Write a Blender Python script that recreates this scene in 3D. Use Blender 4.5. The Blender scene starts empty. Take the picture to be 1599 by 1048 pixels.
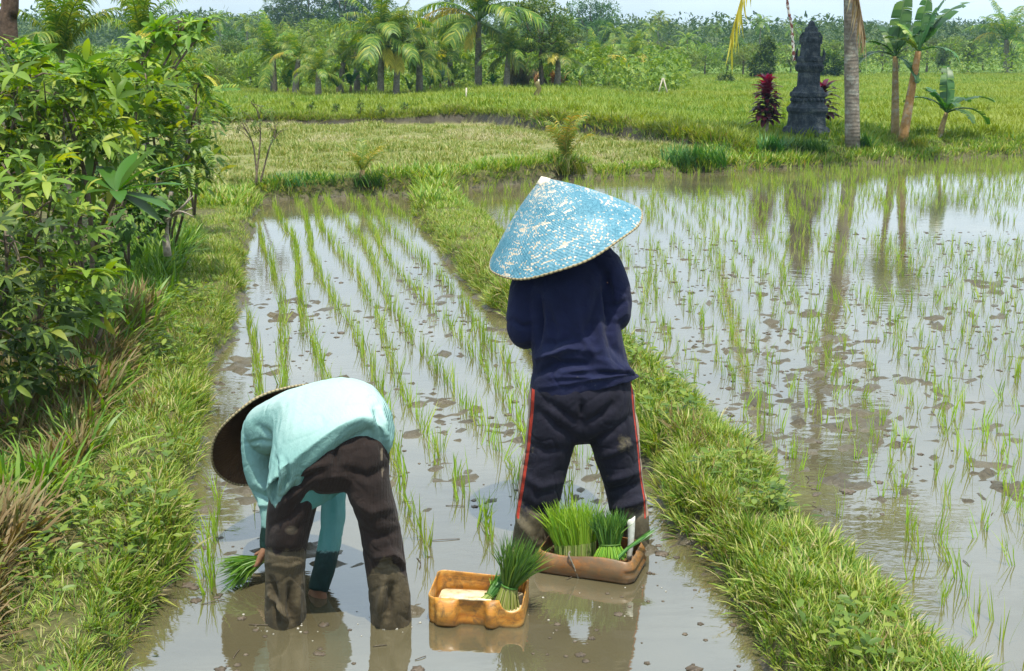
import bpy, math, random
import numpy as np
from mathutils import Vector, Matrix, noise as mnoise

random.seed(11)
rng = np.random.default_rng(11)
scn = bpy.context.scene
COL = scn.collection
R = math.radians

# ---------------------------------------------------------------- camera model
F_PX, CX, CY, CAM_H = 1930.0, 799.5, 524.0, 1.96
PITCH = math.atan(454.0 / F_PX)
cp, sp = math.cos(PITCH), math.sin(PITCH)


def ray(x, y):
    a, b = (x - CX) / F_PX, (CY - y) / F_PX
    return np.array([a, cp + b * sp, -sp + b * cp])


def G(x, y, z=0.0):
    """photo position -> world point on the level z"""
    d = ray(x, y)
    t = (z - CAM_H) / d[2]
    return np.array([0, 0, CAM_H]) + d * t


def D(x, y, Y):
    """photo position -> world point at the distance Y"""
    d = ray(x, y)
    return np.array([0, 0, CAM_H]) + d * (Y / d[1])


def to_px(p):
    p = np.asarray(p, float) - np.array([0, 0, CAM_H])
    zc = p[..., 1] * cp - p[..., 2] * sp
    yc = p[..., 1] * sp + p[..., 2] * cp
    return CX + F_PX * p[..., 0] / zc, CY - F_PX * yc / zc, zc


cam_d = bpy.data.cameras.new('camera')
cam = bpy.data.objects.new('camera', cam_d)
COL.objects.link(cam)
cam.location = (0, 0, CAM_H)
cam.rotation_euler = (math.pi / 2 - PITCH, 0, 0)
cam_d.sensor_fit = 'HORIZONTAL'
cam_d.sensor_width = 36
cam_d.lens = F_PX / 1599 * 36
cam_d.clip_start = 0.05
cam_d.clip_end = 3000
scn.camera = cam


# ---------------------------------------------------------------- object helpers
def tag(o, label=None, cat=None, group=None, kind=None):
    if label: o['label'] = label
    if cat: o['category'] = cat
    if group: o['group'] = group
    if kind: o['kind'] = kind
    return o


def link(name, me, parent=None, mat=None):
    o = bpy.data.objects.new(name, me)
    COL.objects.link(o)
    if mat is not None and not me.materials:
        me.materials.append(mat)
    if parent is not None:
        o.parent = parent
    return o


def empty(name, loc, rz=0.0, label=None, cat=None, group=None):
    o = bpy.data.objects.new(name, None)
    COL.objects.link(o)
    o.empty_display_size = 0.1
    o.location = tuple(float(v) for v in loc)
    o.rotation_euler = (0, 0, rz)
    return tag(o, label, cat, group)


def copy_tree(o, parent=None):
    c = o.copy()
    COL.objects.link(c)
    c.parent = parent
    for ch in o.children:
        copy_tree(ch, c)
    return c


def mesh_np(name, V, faces, smooth=True, mats=None, fmat=None):
    """faces: list of int arrays (n,3) / (n,4)"""
    V = np.asarray(V, np.float32).reshape(-1, 3)
    me = bpy.data.meshes.new(name)
    faces = [np.asarray(f, np.int32) for f in faces if len(f)]
    loops = np.concatenate([f.ravel() for f in faces])
    sizes = np.concatenate([np.full(len(f), f.shape[1], np.int32) for f in faces])
    starts = np.concatenate([[0], np.cumsum(sizes)[:-1]]).astype(np.int32)
    me.vertices.add(len(V))
    me.vertices.foreach_set('co', V.ravel())
    me.loops.add(len(loops))
    me.loops.foreach_set('vertex_index', loops.astype(np.int32))
    me.polygons.add(len(sizes))
    me.polygons.foreach_set('loop_start', starts)
    try:
        me.polygons.foreach_set('loop_total', sizes)
    except Exception:
        pass
    me.polygons.foreach_set('use_smooth', np.full(len(sizes), smooth))
    if fmat is not None:
        me.polygons.foreach_set('material_index', np.asarray(fmat, np.int32))
    me.update(calc_edges=True)
    me.validate()
    for m in (mats or []):
        me.materials.append(m)
    return me


class Geo:
    """collects shapes for ONE mesh"""
    def __init__(s):
        s.V, s.T, s.Q, s.n = [], [], [], 0

    def add(s, V, T=None, Q=None):
        V = np.asarray(V, float).reshape(-1, 3)
        s.V.append(V)
        if T is not None and len(T): s.T.append(np.asarray(T, int) + s.n)
        if Q is not None and len(Q): s.Q.append(np.asarray(Q, int) + s.n)
        s.n += len(V)

    def scatter(s, tmpl, M):
        """tmpl (V,T,Q); M (n,4,4)"""
        V, T, Q = tmpl
        n, k = len(M), len(V)
        if n == 0: return
        P = np.einsum('nij,kj->nki', M[:, :3, :3], V) + M[:, None, :3, 3]
        off = (np.arange(n) * k)[:, None, None]
        s.add(P.reshape(-1, 3), (np.asarray(T)[None] + off).reshape(-1, 3) if len(T) else None,
              (np.asarray(Q)[None] + off).reshape(-1, 4) if len(Q) else None)

    def mesh(s, name, smooth=True, mats=None):
        f = []
        if s.Q: f.append(np.concatenate(s.Q))
        if s.T: f.append(np.concatenate(s.T))
        return mesh_np(name, np.concatenate(s.V), f, smooth, mats)

    def build(s, name, mat, parent=None, smooth=True):
        return link(name, s.mesh(name, smooth, [mat]), parent)

    def tmpl(s):
        return (np.concatenate(s.V), np.concatenate(s.T) if s.T else np.zeros((0, 3), int),
                np.concatenate(s.Q) if s.Q else np.zeros((0, 4), int))


def frames(path):
    path = np.asarray(path, float)
    t = np.gradient(path, axis=0)
    t /= np.linalg.norm(t, axis=1)[:, None] + 1e-9
    up = np.array([0, 0, 1.0]) if abs(t[0][2]) < 0.9 else np.array([0, 1.0, 0])
    n = np.cross(t[0], up); n /= np.linalg.norm(n)
    N, B = [], []
    for k in range(len(path)):
        n = n - t[k] * np.dot(n, t[k]); n /= np.linalg.norm(n) + 1e-9
        N.append(n); B.append(np.cross(t[k], n))
    return t, np.array(N), np.array(B)


def tube(g, path, rad, seg=8, cap=True):
    path = np.asarray(path, float)
    m = len(path)
    rad = np.broadcast_to(np.asarray(rad, float), (m,)) if np.ndim(rad) < 2 else np.asarray(rad)
    _, N, B = frames(path)
    a = np.linspace(0, 2 * np.pi, seg, endpoint=False)
    V = path[:, None] + rad[:, None, None] * (np.cos(a)[None, :, None] * N[:, None] + np.sin(a)[None, :, None] * B[:, None])
    V = V.reshape(-1, 3)
    Q = []
    for i in range(m - 1):
        for j in range(seg):
            j2 = (j + 1) % seg
            Q.append([i * seg + j, i * seg + j2, (i + 1) * seg + j2, (i + 1) * seg + j])
    T = []
    if cap:
        V = np.vstack([V, path[0], path[-1]])
        c0, c1 = m * seg, m * seg + 1
        for j in range(seg):
            j2 = (j + 1) % seg
            T.append([c0, j2, j]); T.append([c1, (m - 1) * seg + j, (m - 1) * seg + j2])
    g.add(V, T, Q)


def rings(g, P, close=True, caps=True):
    """P (m,seg,3) loft"""
    P = np.asarray(P, float)
    m, s, _ = P.shape
    V = P.reshape(-1, 3)
    i, j = np.meshgrid(np.arange(m - 1), np.arange(s if close else s - 1), indexing='ij')
    j2 = (j + 1) % s
    Q = np.stack([i * s + j, i * s + j2, (i + 1) * s + j2, (i + 1) * s + j], -1).reshape(-1, 4)
    T = []
    if caps:
        V = np.vstack([V, P[0].mean(0), P[-1].mean(0)])
        for k in range(s):
            k2 = (k + 1) % s
            T.append([m * s, k2, k]); T.append([m * s + 1, (m - 1) * s + k, (m - 1) * s + k2])
    g.add(V, T, Q)


def curve3(pts, n):
    """Catmull-Rom through pts, n samples"""
    pts = np.asarray(pts, float)
    P = np.vstack([2 * pts[0] - pts[1], pts, 2 * pts[-1] - pts[-2]])
    out = []
    for u in np.linspace(0, len(pts) - 1 - 1e-6, n):
        i = int(u); t = u - i
        a, b, c, d = P[i], P[i + 1], P[i + 2], P[i + 3]
        out.append(0.5 * (2 * b + (c - a) * t + (2 * a - 5 * b + 4 * c - d) * t ** 2 + (3 * b - a - 3 * c + d) * t ** 3))
    return np.array(out)


# ---------------------------------------------------------------- numeric noise
def vnoise(x, y, seed=0):
    xi, yi = np.floor(x).astype(np.int64), np.floor(y).astype(np.int64)
    fx, fy = x - xi, y - yi
    fx, fy = fx * fx * (3 - 2 * fx), fy * fy * (3 - 2 * fy)

    def h(a, b):
        n = (a * 374761393 + b * 668265263 + seed * 974711) & 0x7fffffff
        n = ((n ^ (n >> 13)) * 1274126177) & 0x7fffffff
        return ((n ^ (n >> 16)) & 0xffff) / 65535.0
    return (h(xi, yi) * (1 - fx) + h(xi + 1, yi) * fx) * (1 - fy) + (h(xi, yi + 1) * (1 - fx) + h(xi + 1, yi + 1) * fx) * fy


def fbm(x, y, oct=4, seed=0):
    s, a, t = 0, 0.5, 0
    for k in range(oct):
        s = s + a * vnoise(x * 2 ** k + 17.3 * k, y * 2 ** k - 9.1 * k, seed + k); t += a; a *= 0.5
    return s / t


def sstep(a, b, x):
    t = np.clip((x - a) / (b - a), 0, 1)
    return t * t * (3 - 2 * t)


# ---------------------------------------------------------------- materials
def newmat(name):
    m = bpy.data.materials.new(name)
    m.use_nodes = True
    nt = m.node_tree
    nt.nodes.clear()
    out = nt.nodes.new('ShaderNodeOutputMaterial')
    return m, nt, out


def N(nt, typ, **kw):
    n = nt.nodes.new('ShaderNode' + typ)
    for k, v in kw.items():
        if k in n.inputs.keys():
            n.inputs[k].default_value = v
        else:
            setattr(n, k, v)
    return n


def ramp(nt, fac, stops):
    r = nt.nodes.new('ShaderNodeValToRGB')
    e = r.color_ramp.elements
    while len(e) < len(stops): e.new(0.5)
    for k, (p, c) in enumerate(stops):
        e[k].position = p
        e[k].color = (*c, 1)
    nt.links.new(fac, r.inputs['Fac'])
    return r.outputs['Color']


def mixc(nt, fac, a, b, mode='MIX'):
    m = nt.nodes.new('ShaderNodeMix')
    m.data_type = 'RGBA'
    m.blend_type = mode
    for sock, v in ((m.inputs[0], fac), (m.inputs[6], a), (m.inputs[7], b)):
        if isinstance(v, (int, float)): sock.default_value = v
        elif isinstance(v, tuple): sock.default_value = (*v, 1)
        else: nt.links.new(v, sock)
    return m.outputs[2]


def math_(nt, op, a, b=0.0, c=None):
    m = nt.nodes.new('ShaderNodeMath')
    m.operation = op
    for k, v in enumerate((a, b) if c is None else (a, b, c)):
        if isinstance(v, (int, float)): m.inputs[k].default_value = v
        else: nt.links.new(v, m.inputs[k])
    return m.outputs[0]


def noise_tex(nt, scale, detail=4, rough=0.55, coord='Object', vec=None, distortion=0.0):
    n = nt.nodes.new('ShaderNodeTexNoise')
    n.inputs['Scale'].default_value = scale
    n.inputs['Detail'].default_value = detail
    n.inputs['Roughness'].default_value = rough
    n.inputs['Distortion'].default_value = distortion
    if vec is None:
        tc = nt.nodes.new('ShaderNodeTexCoord')
        vec = tc.outputs[coord]
    nt.links.new(vec, n.inputs['Vector'])
    return n.outputs['Fac']


def bump(nt, h, strength=0.5, dist=0.02):
    b = nt.nodes.new('ShaderNodeBump')
    b.inputs['Strength'].default_value = strength
    b.inputs['Distance'].default_value = dist
    nt.links.new(h, b.inputs['Height'])
    return b.outputs['Normal']


def principled(nt, out, color, rough=0.6, normal=None, spec=0.5, **kw):
    p = nt.nodes.new('ShaderNodeBsdfPrincipled')
    if isinstance(color, tuple): p.inputs['Base Color'].default_value = (*color, 1)
    else: nt.links.new(color, p.inputs['Base Color'])
    if isinstance(rough, (int, float)): p.inputs['Roughness'].default_value = rough
    else: nt.links.new(rough, p.inputs['Roughness'])
    p.inputs['Specular IOR Level'].default_value = spec
    if normal is not None: nt.links.new(normal, p.inputs['Normal'])
    for k, v in kw.items():
        p.inputs[k].default_value = v
    nt.links.new(p.outputs[0], out.inputs['Surface'])
    return p


def leafmat(name, stops, trans=0.35, rough=0.45, spec=0.4, patch=None):
    """leaf colours differ from leaf to leaf; part of the light goes through"""
    m, nt, out = newmat(name)
    geo = nt.nodes.new('ShaderNodeNewGeometry')
    c = ramp(nt, geo.outputs['Random Per Island'], stops)
    oi = nt.nodes.new('ShaderNodeObjectInfo')
    hs = nt.nodes.new('ShaderNodeHueSaturation')
    nt.links.new(c, hs.inputs['Color'])
    nt.links.new(math_(nt, 'MULTIPLY_ADD', oi.outputs['Random'], 0.35, 0.83), hs.inputs['Value'])
    nt.links.new(math_(nt, 'MULTIPLY_ADD', oi.outputs['Random'], 0.03, 0.485), hs.inputs['Hue'])
    c = hs.outputs[0]
    if patch:
        c = mixc(nt, ramp(nt, noise_tex(nt, patch[0], 3, coord='Object'), [(0.42, (0, 0, 0)), (0.62, (1, 1, 1))]), c, patch[1])
    p = nt.nodes.new('ShaderNodeBsdfPrincipled')
    nt.links.new(c, p.inputs['Base Color'])
    p.inputs['Roughness'].default_value = rough
    p.inputs['Specular IOR Level'].default_value = spec
    t = nt.nodes.new('ShaderNodeBsdfTranslucent')
    c2 = mixc(nt, 1.0, c, (1.0, 0.95, 0.45), 'MULTIPLY')
    hs2 = N(nt, 'HueSaturation', Value=1.5, Saturation=1.1)
    nt.links.new(c2, hs2.inputs['Color'])
    nt.links.new(hs2.outputs[0], t.inputs['Color'])
    mx = nt.nodes.new('ShaderNodeMixShader')
    mx.inputs[0].default_value = trans
    nt.links.new(p.outputs[0], mx.inputs[1])
    nt.links.new(t.outputs[0], mx.inputs[2])
    nt.links.new(mx.outputs[0], out.inputs['Surface'])
    return m


# ---------------------------------------------------------------- light and sky
SUN_DIR = Vector((0.09, -0.25, 0.96)).normalized()
SUN_EL = math.asin(SUN_DIR.z)
SUN_AZ = math.atan2(SUN_DIR.x, SUN_DIR.y)
world = bpy.data.worlds.new('World')
scn.world = world
world.use_nodes = True
wnt = world.node_tree
wnt.nodes.clear()
wo = wnt.nodes.new('ShaderNodeOutputWorld')
bg = wnt.nodes.new('ShaderNodeBackground')
sky = wnt.nodes.new('ShaderNodeTexSky')
sky.sky_type = 'NISHITA'
sky.sun_disc = False
sky.sun_elevation = SUN_EL
sky.sun_rotation = SUN_AZ
sky.air_density = 1.0
sky.dust_density = 2.6
sky.ozone_density = 1.2
# thin high cloud veils whiten the tropical sky
tc = wnt.nodes.new('ShaderNodeTexCoord')
cl = wnt.nodes.new('ShaderNodeTexNoise')
cl.inputs['Scale'].default_value = 2.2
cl.inputs['Detail'].default_value = 6
mp = wnt.nodes.new('ShaderNodeMapping')
mp.inputs['Scale'].default_value = (1, 1, 2.6)
wnt.links.new(tc.outputs['Generated'], mp.inputs['Vector'])
wnt.links.new(mp.outputs[0], cl.inputs['Vector'])
veil = ramp(wnt, cl.outputs['Fac'], [(0.35, (0.45,) * 3), (0.68, (0.85,) * 3)])
skyc = mixc(wnt, veil, sky.outputs['Color'], (8.2, 9.9, 11.2))
wnt.links.new(skyc, bg.inputs['Color'])
bg.inputs['Strength'].default_value = 0.14
wnt.links.new(bg.outputs[0], wo.inputs['Surface'])

sun_d = bpy.data.lights.new('sun', 'SUN')
sun_d.energy = 5.0
sun_d.angle = R(0.53)
sun_d.color = (1.0, 0.94, 0.80)
sun = bpy.data.objects.new('sun', sun_d)
COL.objects.link(sun)
sun.rotation_euler = (-SUN_DIR).to_track_quat('-Z', 'Y').to_euler()
sun.location = (0, 0, 30)

vs = scn.view_settings
vs.view_transform = 'Standard'
vs.look = 'None'
vs.exposure = 0.27
vs.gamma = 1.0
scn.render.engine = 'CYCLES'
cy = scn.cycles
cy.max_bounces = 7
cy.diffuse_bounces = 3
cy.glossy_bounces = 3
cy.transmission_bounces = 4
cy.transparent_max_bounces = 6
cy.volume_bounces = 0
cy.caustics_reflective = False
cy.caustics_refractive = False
cy.use_denoising = True
try: cy.denoiser = 'OPENIMAGEDENOISE'
except Exception: pass
cy.sample_clamp_indirect = 6.0
# ---------------------------------------------------------------- terrain
ZA, ZB = 0.0, 0.05
polyA = [(150, 1250), (190, 1120), (222, 1040), (258, 900), (296, 770), (330, 620), (362, 500), (386, 390), (400, 318),
         (470, 310), (560, 307), (640, 306), (652, 345), (690, 398), (745, 458), (800, 515), (900, 605), (985, 690), (1035, 770),
         (1078, 840), (1140, 930), (1215, 1030), (1300, 1140), (1380, 1250)]
polyB = [(700, 297), (735, 325), (775, 355), (850, 425), (962, 538), (1072, 618), (1158, 712), (1254, 820), (1345, 908),
         (1466, 1022), (1590, 1130), (1725, 1240), (3600, 1230), (2700, 232), (2200, 234), (1800, 238), (1599, 243), (1500, 247), (1270, 261), (1040, 272), (850, 284)]
A2 = np.array([G(x, y, ZA)[:2] for x, y in polyA])
B2 = np.array([G(x, y, ZB)[:2] for x, y in polyB])


LEGS = [G(446, 966)[:2], G(611, 962)[:2], G(831, 846)[:2], G(986, 850)[:2]]


def poly_sd(P, poly):
    """>0 outside, <0 inside"""
    d = np.full(len(P), 1e9)
    ins = np.zeros(len(P), bool)
    n = len(poly)
    for i in range(n):
        a, b = poly[i], poly[(i + 1) % n]
        ab = b - a
        t = np.clip(((P - a) @ ab) / (ab @ ab), 0, 1)
        q = P - a - t[:, None] * ab
        d = np.minimum(d, (q * q).sum(1))
        c = ((a[1] > P[:, 1]) != (b[1] > P[:, 1]))
        xi = (b[0] - a[0]) * (P[:, 1] - a[1]) / (b[1] - a[1] + 1e-12) + a[0]
        ins ^= c & (P[:, 0] < xi)
    d = np.sqrt(d)
    return np.where(ins, -d, d)


step_px = [(-900, 196), (340, 193), (725, 189), (900, 206), (1060, 221), (1200, 229), (1420, 226), (2400, 212)]
STEP = np.array([G(x, y, 0.38)[:2] for x, y in step_px])


def beyond_step(x, y):
    return y - np.interp(x, STEP[:, 0], STEP[:, 1])


def terrain(P):
    """returns z and zone masks for points (n,2)"""
    x, y = P[:, 0], P[:, 1]
    wob = (fbm(x * 2.2, y * 2.2, 4, 5) - 0.5)
    near = sstep(40, 18, y)
    wa = poly_sd(P, A2) + wob * 0.30 * near
    wb = poly_sd(P, B2) + wob * 0.26 * near
    d = np.minimum(wa, wb)
    wl = np.where(wa < wb, ZA, ZB)
    n1 = fbm(x * 1.3, y * 1.3, 5, 21)
    n2 = fbm(x * 6, y * 6, 3, 31)
    n3 = fbm(x * 22, y * 22, 2, 41)
    # mud floor under the water, its lumps break the surface here and there
    n4 = fbm(x * 13 + 0.6 * np.sin(y * 9), y * 24, 2, 51)
    mud = -0.0195 + 0.050 * (n1 - 0.5) + 0.050 * (n2 - 0.5) + 0.058 * (n3 - 0.5) + 0.052 * (n4 - 0.5) - 0.030 * sstep(9.5, 13.5, y)
    mud = np.where(y < 5.0, mud - 0.019 * sstep(5.2, 3.9, y), mud)
    for lx_, ly_ in LEGS:
        r2 = (x - lx_) ** 2 + (y - ly_) ** 2
        mud = mud + (0.026 + 0.03 * (n3 - 0.5)) * np.exp(-r2 / 0.014)
    # land
    crest = 0.155 + 0.05 * (n1 - 0.5)
    back = sstep(15.2, 18.0, y) * (x < 1.2) + sstep(0.25, 1.2, wb) * (y > 14) * (x >= 1.2)
    back = np.clip(back, 0, 1)
    land = crest + back * (0.13 + 0.006 * np.clip(y - 17, 0, 12))
    leftlow = sstep(0.7, 1.5, d) * (x < 0) * sstep(15, 12, y)
    land = land - 0.10 * leftlow
    bs = beyond_step(x, y) + (fbm(x * 1.5, y * 1.5, 3, 77) - 0.5) * 0.5
    top = 0.37 + 0.26 * sstep(4.2, 1.6, x) * (0.45 + 0.55 * sstep(-3.5, -0.5, x)) - 0.008 * np.clip(y - 24, 0, 46)
    sfac = sstep(-0.12, 0.22, bs) * sstep(0.15, 1.3, d)
    land = land * (1 - sfac) + np.maximum(top, 0.02) * sfac
    land = land + 0.03 * (n2 - 0.5) + 0.02 * (n1 - 0.5)
    prof = sstep(-0.03, 0.15, d)
    z = np.where(d < -0.03, wl + mud, (wl + mud) * (1 - prof) + (land) * prof)
    bare = sstep(0.07, 0.01, d)
    fallow = (bs < 0) & (y > 15.6) & (d > 0.5) & (x < 3.4 + wob)
    field = (bs > 0.1) & (d > 0.7)
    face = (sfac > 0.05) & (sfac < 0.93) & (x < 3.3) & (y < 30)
    return z, bare, fallow, field, face, d


def terr_z(x, y):
    return float(terrain(np.array([[x, y]], float))[0][0])


def axis_pts(segs):
    out = []
    for a, b, s in segs:
        out.append(np.arange(a, b, s))
    return np.concatenate(out)


xs = axis_pts([(-420, -200, 40), (-200, -60, 12), (-60, -20, 3), (-20, -6, 0.5), (-6, -2.6, 0.12), (-2.6, 4.2, 0.032), (4.2, 12, 0.08), (12, 30, 0.6), (30, 80, 4), (80, 240, 14), (240, 420.1, 45)])
ys = axis_pts([(-60, -4, 8), (-4, 2.0, 0.6), (2.0, 9.0, 0.032), (9, 18, 0.065), (18, 30, 0.14), (30, 60, 0.8), (60, 140, 5), (140, 500.1, 25)])
XX, YY = np.meshgrid(xs, ys, indexing='ij')
PP = np.stack([XX.ravel(), YY.ravel()], 1)
zz, bare, fallow, field, face, dd = terrain(PP)
nx, ny = len(xs), len(ys)
i, j = np.meshgrid(np.arange(nx - 1), np.arange(ny - 1), indexing='ij')
Q = np.stack([i * ny + j, (i + 1) * ny + j, (i + 1) * ny + j + 1, i * ny + j + 1], -1).reshape(-1, 4)
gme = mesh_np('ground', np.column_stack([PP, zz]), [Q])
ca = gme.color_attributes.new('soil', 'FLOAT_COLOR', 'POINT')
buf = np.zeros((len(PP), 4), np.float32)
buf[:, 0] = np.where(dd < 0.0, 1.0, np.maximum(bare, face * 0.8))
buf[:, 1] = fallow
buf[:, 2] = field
buf[:, 3] = face  # mask of the step face, for its painted shade
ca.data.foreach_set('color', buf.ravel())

m, nt, out = newmat('soil_and_turf')
at = nt.nodes.new('ShaderNodeVertexColor'); at.layer_name = 'soil'
sepc = nt.nodes.new('ShaderNodeSeparateColor')
nt.links.new(at.outputs['Color'], sepc.inputs[0])
nz = noise_tex(nt, 2.3, 6, 0.65)
nf = noise_tex(nt, 19, 5, 0.7)
nl = noise_tex(nt, 0.25, 4, 0.6)
turf = ramp(nt, nf, [(0.3, (0.035, 0.040, 0.010)), (0.5, (0.075, 0.075, 0.022)), (0.72, (0.15, 0.125, 0.055))])
fal = ramp(nt, nz, [(0.30, (0.07, 0.11, 0.018)), (0.5, (0.13, 0.155, 0.035)), (0.72, (0.21, 0.195, 0.085))])
fal = mixc(nt, ramp(nt, nf, [(0.35, (0, 0, 0)), (0.75, (0.8,) * 3)]), fal, (0.22, 0.20, 0.09))
fie = ramp(nt, nl, [(0.35, (0.085, 0.165, 0.014)), (0.5, (0.12, 0.20, 0.018)), (0.66, (0.21, 0.25, 0.035))])
fie = mixc(nt, ramp(nt, nz, [(0.35, (0, 0, 0)), (0.7, (0.6,) * 3)]), fie, (0.06, 0.12, 0.012))
mudc = ramp(nt, nz, [(0.3, (0.055, 0.045, 0.027)), (0.55, (0.092, 0.077, 0.049)), (0.75, (0.14, 0.122, 0.085))])
c = mixc(nt, sepc.outputs[1], turf, fal)
c = mixc(nt, sepc.outputs[2], c, fie)
c = mixc(nt, sepc.outputs[0], c, mudc)
c = mixc(nt, math_(nt, 'MULTIPLY', at.outputs['Alpha'], 0.9), c, (0.030, 0.023, 0.013))  # dark soil on the terrace step, with its shadow painted into the colour
rg = math_(nt, 'MULTIPLY_ADD', sepc.outputs[0], -0.58, 0.9)
principled(nt, out, c, rg, bump(nt, nf, 0.6, 0.03), spec=0.35)
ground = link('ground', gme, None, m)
tag(ground, kind='structure')

# ---------------------------------------------------------------- paddy water
m, nt, out = newmat('muddy_water')
tcn = nt.nodes.new('ShaderNodeTexCoord')
mpn = nt.nodes.new('ShaderNodeMapping')
mpn.inputs['Scale'].default_value = (1.0, 2.2, 1.0)
nt.links.new(tcn.outputs['Object'], mpn.inputs['Vector'])
rip = noise_tex(nt, 7, 3, 0.5, vec=mpn.outputs[0])
silt = noise_tex(nt, 1.1, 5, 0.6, vec=tcn.outputs['Object'])
wc = ramp(nt, silt, [(0.3, (0.072, 0.062, 0.034)), (0.5, (0.098, 0.085, 0.048)), (0.72, (0.13, 0.113, 0.070))])
p = principled(nt, out, wc, 0.035, bump(nt, rip, 0.09, 0.012), spec=0.5)
p.inputs['IOR'].default_value = 2.8
WATER = m


def offset_poly(poly, d):
    """grow a polygon outward by d"""
    n = len(poly)
    area = 0.5 * sum(poly[k][0] * poly[(k + 1) % n][1] - poly[(k + 1) % n][0] * poly[k][1] for k in range(n))
    s = 1 if area > 0 else -1
    res = []
    for k in range(n):
        a, b, c = poly[k - 1], poly[k], poly[(k + 1) % n]
        e1, e2 = (b - a) / np.linalg.norm(b - a), (c - b) / np.linalg.norm(c - b)
        nn = np.array([e1[1] + e2[1], -e1[0] - e2[0]]) * s
        nn /= np.linalg.norm(nn) + 1e-9
        res.append(b + nn * d)
    return np.array(res)


for poly, z in ((A2, ZA), (B2, ZB)):
    pw = offset_poly(poly, 0.10)
    me = bpy.data.meshes.new('paddy_water')
    me.from_pydata([(float(a), float(b), z) for a, b in pw], [], [list(range(len(pw)))])
    if me.polygons[0].normal.z < 0: me.flip_normals()
    me.update()
    o = link('paddy_water', me, None, WATER)
    tag(o, kind='structure')

# ---------------------------------------------------------------- grass and seedlings
def blade_tmpl(L, w, lean, curl, segs=3, az=0.0, base=(0, 0), twist=0.3, seedw=1.0):
    t = np.linspace(0, 1, segs + 1)
    ang = lean + curl * t
    dx = np.concatenate([[0], np.cumsum(np.sin(ang[:-1]) * L / segs)])
    dz = np.concatenate([[0], np.cumsum(np.cos(ang[:-1]) * L / segs)])
    wid = w * np.array([0.75, 1.0, 0.8, 0.5, 0.3, 0.2])[:segs] * 0.5
    ca_, sa_ = math.cos(az), math.sin(az)
    V, n = [], segs
    for k in range(segs):
        tw = twist * (k / segs)
        px, py = -math.sin(az + tw), math.cos(az + tw)
        c0 = np.array([base[0] + dx[k] * ca_, base[1] + dx[k] * sa_, dz[k]])
        V.append(c0 + np.array([px, py, 0]) * wid[k]); V.append(c0 - np.array([px, py, 0]) * wid[k])
    V.append(np.array([base[0] + dx[-1] * ca_, base[1] + dx[-1] * sa_, dz[-1]]))
    Q = [[2 * k, 2 * k + 1, 2 * k + 3, 2 * k + 2] for k in range(segs - 1)]
    T = [[2 * segs - 2, 2 * segs - 1, 2 * segs]]
    return np.array(V), T, Q


def tuft_tmpl(n, L, w, spread, rnd, lean=(0.1, 0.7), curl=(0.2, 1.0), segs=3):
    g = Geo()
    for _ in range(n):
        az = rnd.uniform(0, 2 * math.pi)
        r = spread * math.sqrt(rnd.random())
        V, T, Q = blade_tmpl(L * rnd.uniform(0.55, 1.1), w * rnd.uniform(0.7, 1.2), rnd.uniform(*lean), rnd.uniform(*curl), segs,
                             az, (r * math.cos(az + rnd.uniform(-1, 1)), r * math.sin(az)), rnd.uniform(-0.5, 0.5))
        g.add(V, T, Q)
    return g.tmpl()


def xf(x, y, z, rz, s, tilt=0.0, taz=0.0, sz=None):
    """(n,4,4) transforms from arrays"""
    n = len(x)
    M = np.zeros((n, 4, 4)); M[:, 3, 3] = 1
    c, s_ = np.cos(rz), np.sin(rz)
    Rz = np.zeros((n, 3, 3)); Rz[:, 0, 0] = c; Rz[:, 0, 1] = -s_; Rz[:, 1, 0] = s_; Rz[:, 1, 1] = c; Rz[:, 2, 2] = 1
    t = np.broadcast_to(np.asarray(tilt, float), (n,)); a = np.broadcast_to(np.asarray(taz, float), (n,))
    ax = np.stack([-np.sin(a), np.cos(a), np.zeros(n)], 1)
    K = np.zeros((n, 3, 3)); K[:, 0, 1] = -ax[:, 2]; K[:, 0, 2] = ax[:, 1]; K[:, 1, 0] = ax[:, 2]; K[:, 1, 2] = -ax[:, 0]; K[:, 2, 0] = -ax[:, 1]; K[:, 2, 1] = ax[:, 0]
    Rt = np.eye(3)[None] + np.sin(t)[:, None, None] * K + (1 - np.cos(t))[:, None, None] * (K @ K)
    s = np.broadcast_to(np.asarray(s, float), (n,)); sz = s if sz is None else np.broadcast_to(np.asarray(sz, float), (n,))
    Rz = Rz * np.stack([s, s, sz], 1)[:, None, :]
    M[:, :3, :3] = Rt @ Rz
    M[:, 0, 3], M[:, 1, 3], M[:, 2, 3] = x, y, z
    return M


GRASS = leafmat('bank_grass', [(0.0, (0.07, 0.15, 0.014)), (0.30, (0.14, 0.23, 0.022)), (0.60, (0.24, 0.31, 0.04)), (0.80, (0.33, 0.35, 0.08)), (0.92, (0.42, 0.38, 0.19)), (1.0, (0.22, 0.15, 0.07))], 0.3, 0.5,
                patch=None)
DRYG = leafmat('dry_grass', [(0.0, (0.16, 0.11, 0.045)), (0.4, (0.26, 0.19, 0.085)), (0.75, (0.12, 0.14, 0.03)), (1.0, (0.33, 0.27, 0.15))], 0.2, 0.7)
RICE = leafmat('rice_leaf', [(0.0, (0.16, 0.30, 0.025)), (0.5, (0.25, 0.40, 0.04)), (0.85, (0.36, 0.47, 0.07)), (1.0, (0.42, 0.44, 0.11))], 0.4, 0.45)
FIELD = leafmat('field_rice', [(0.0, (0.09, 0.19, 0.014)), (0.5, (0.15, 0.27, 0.018)), (0.85, (0.25, 0.34, 0.03)), (1.0, (0.34, 0.34, 0.07))], 0.3, 0.55, patch=(0.13, (0.24, 0.29, 0.035)))
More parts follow.
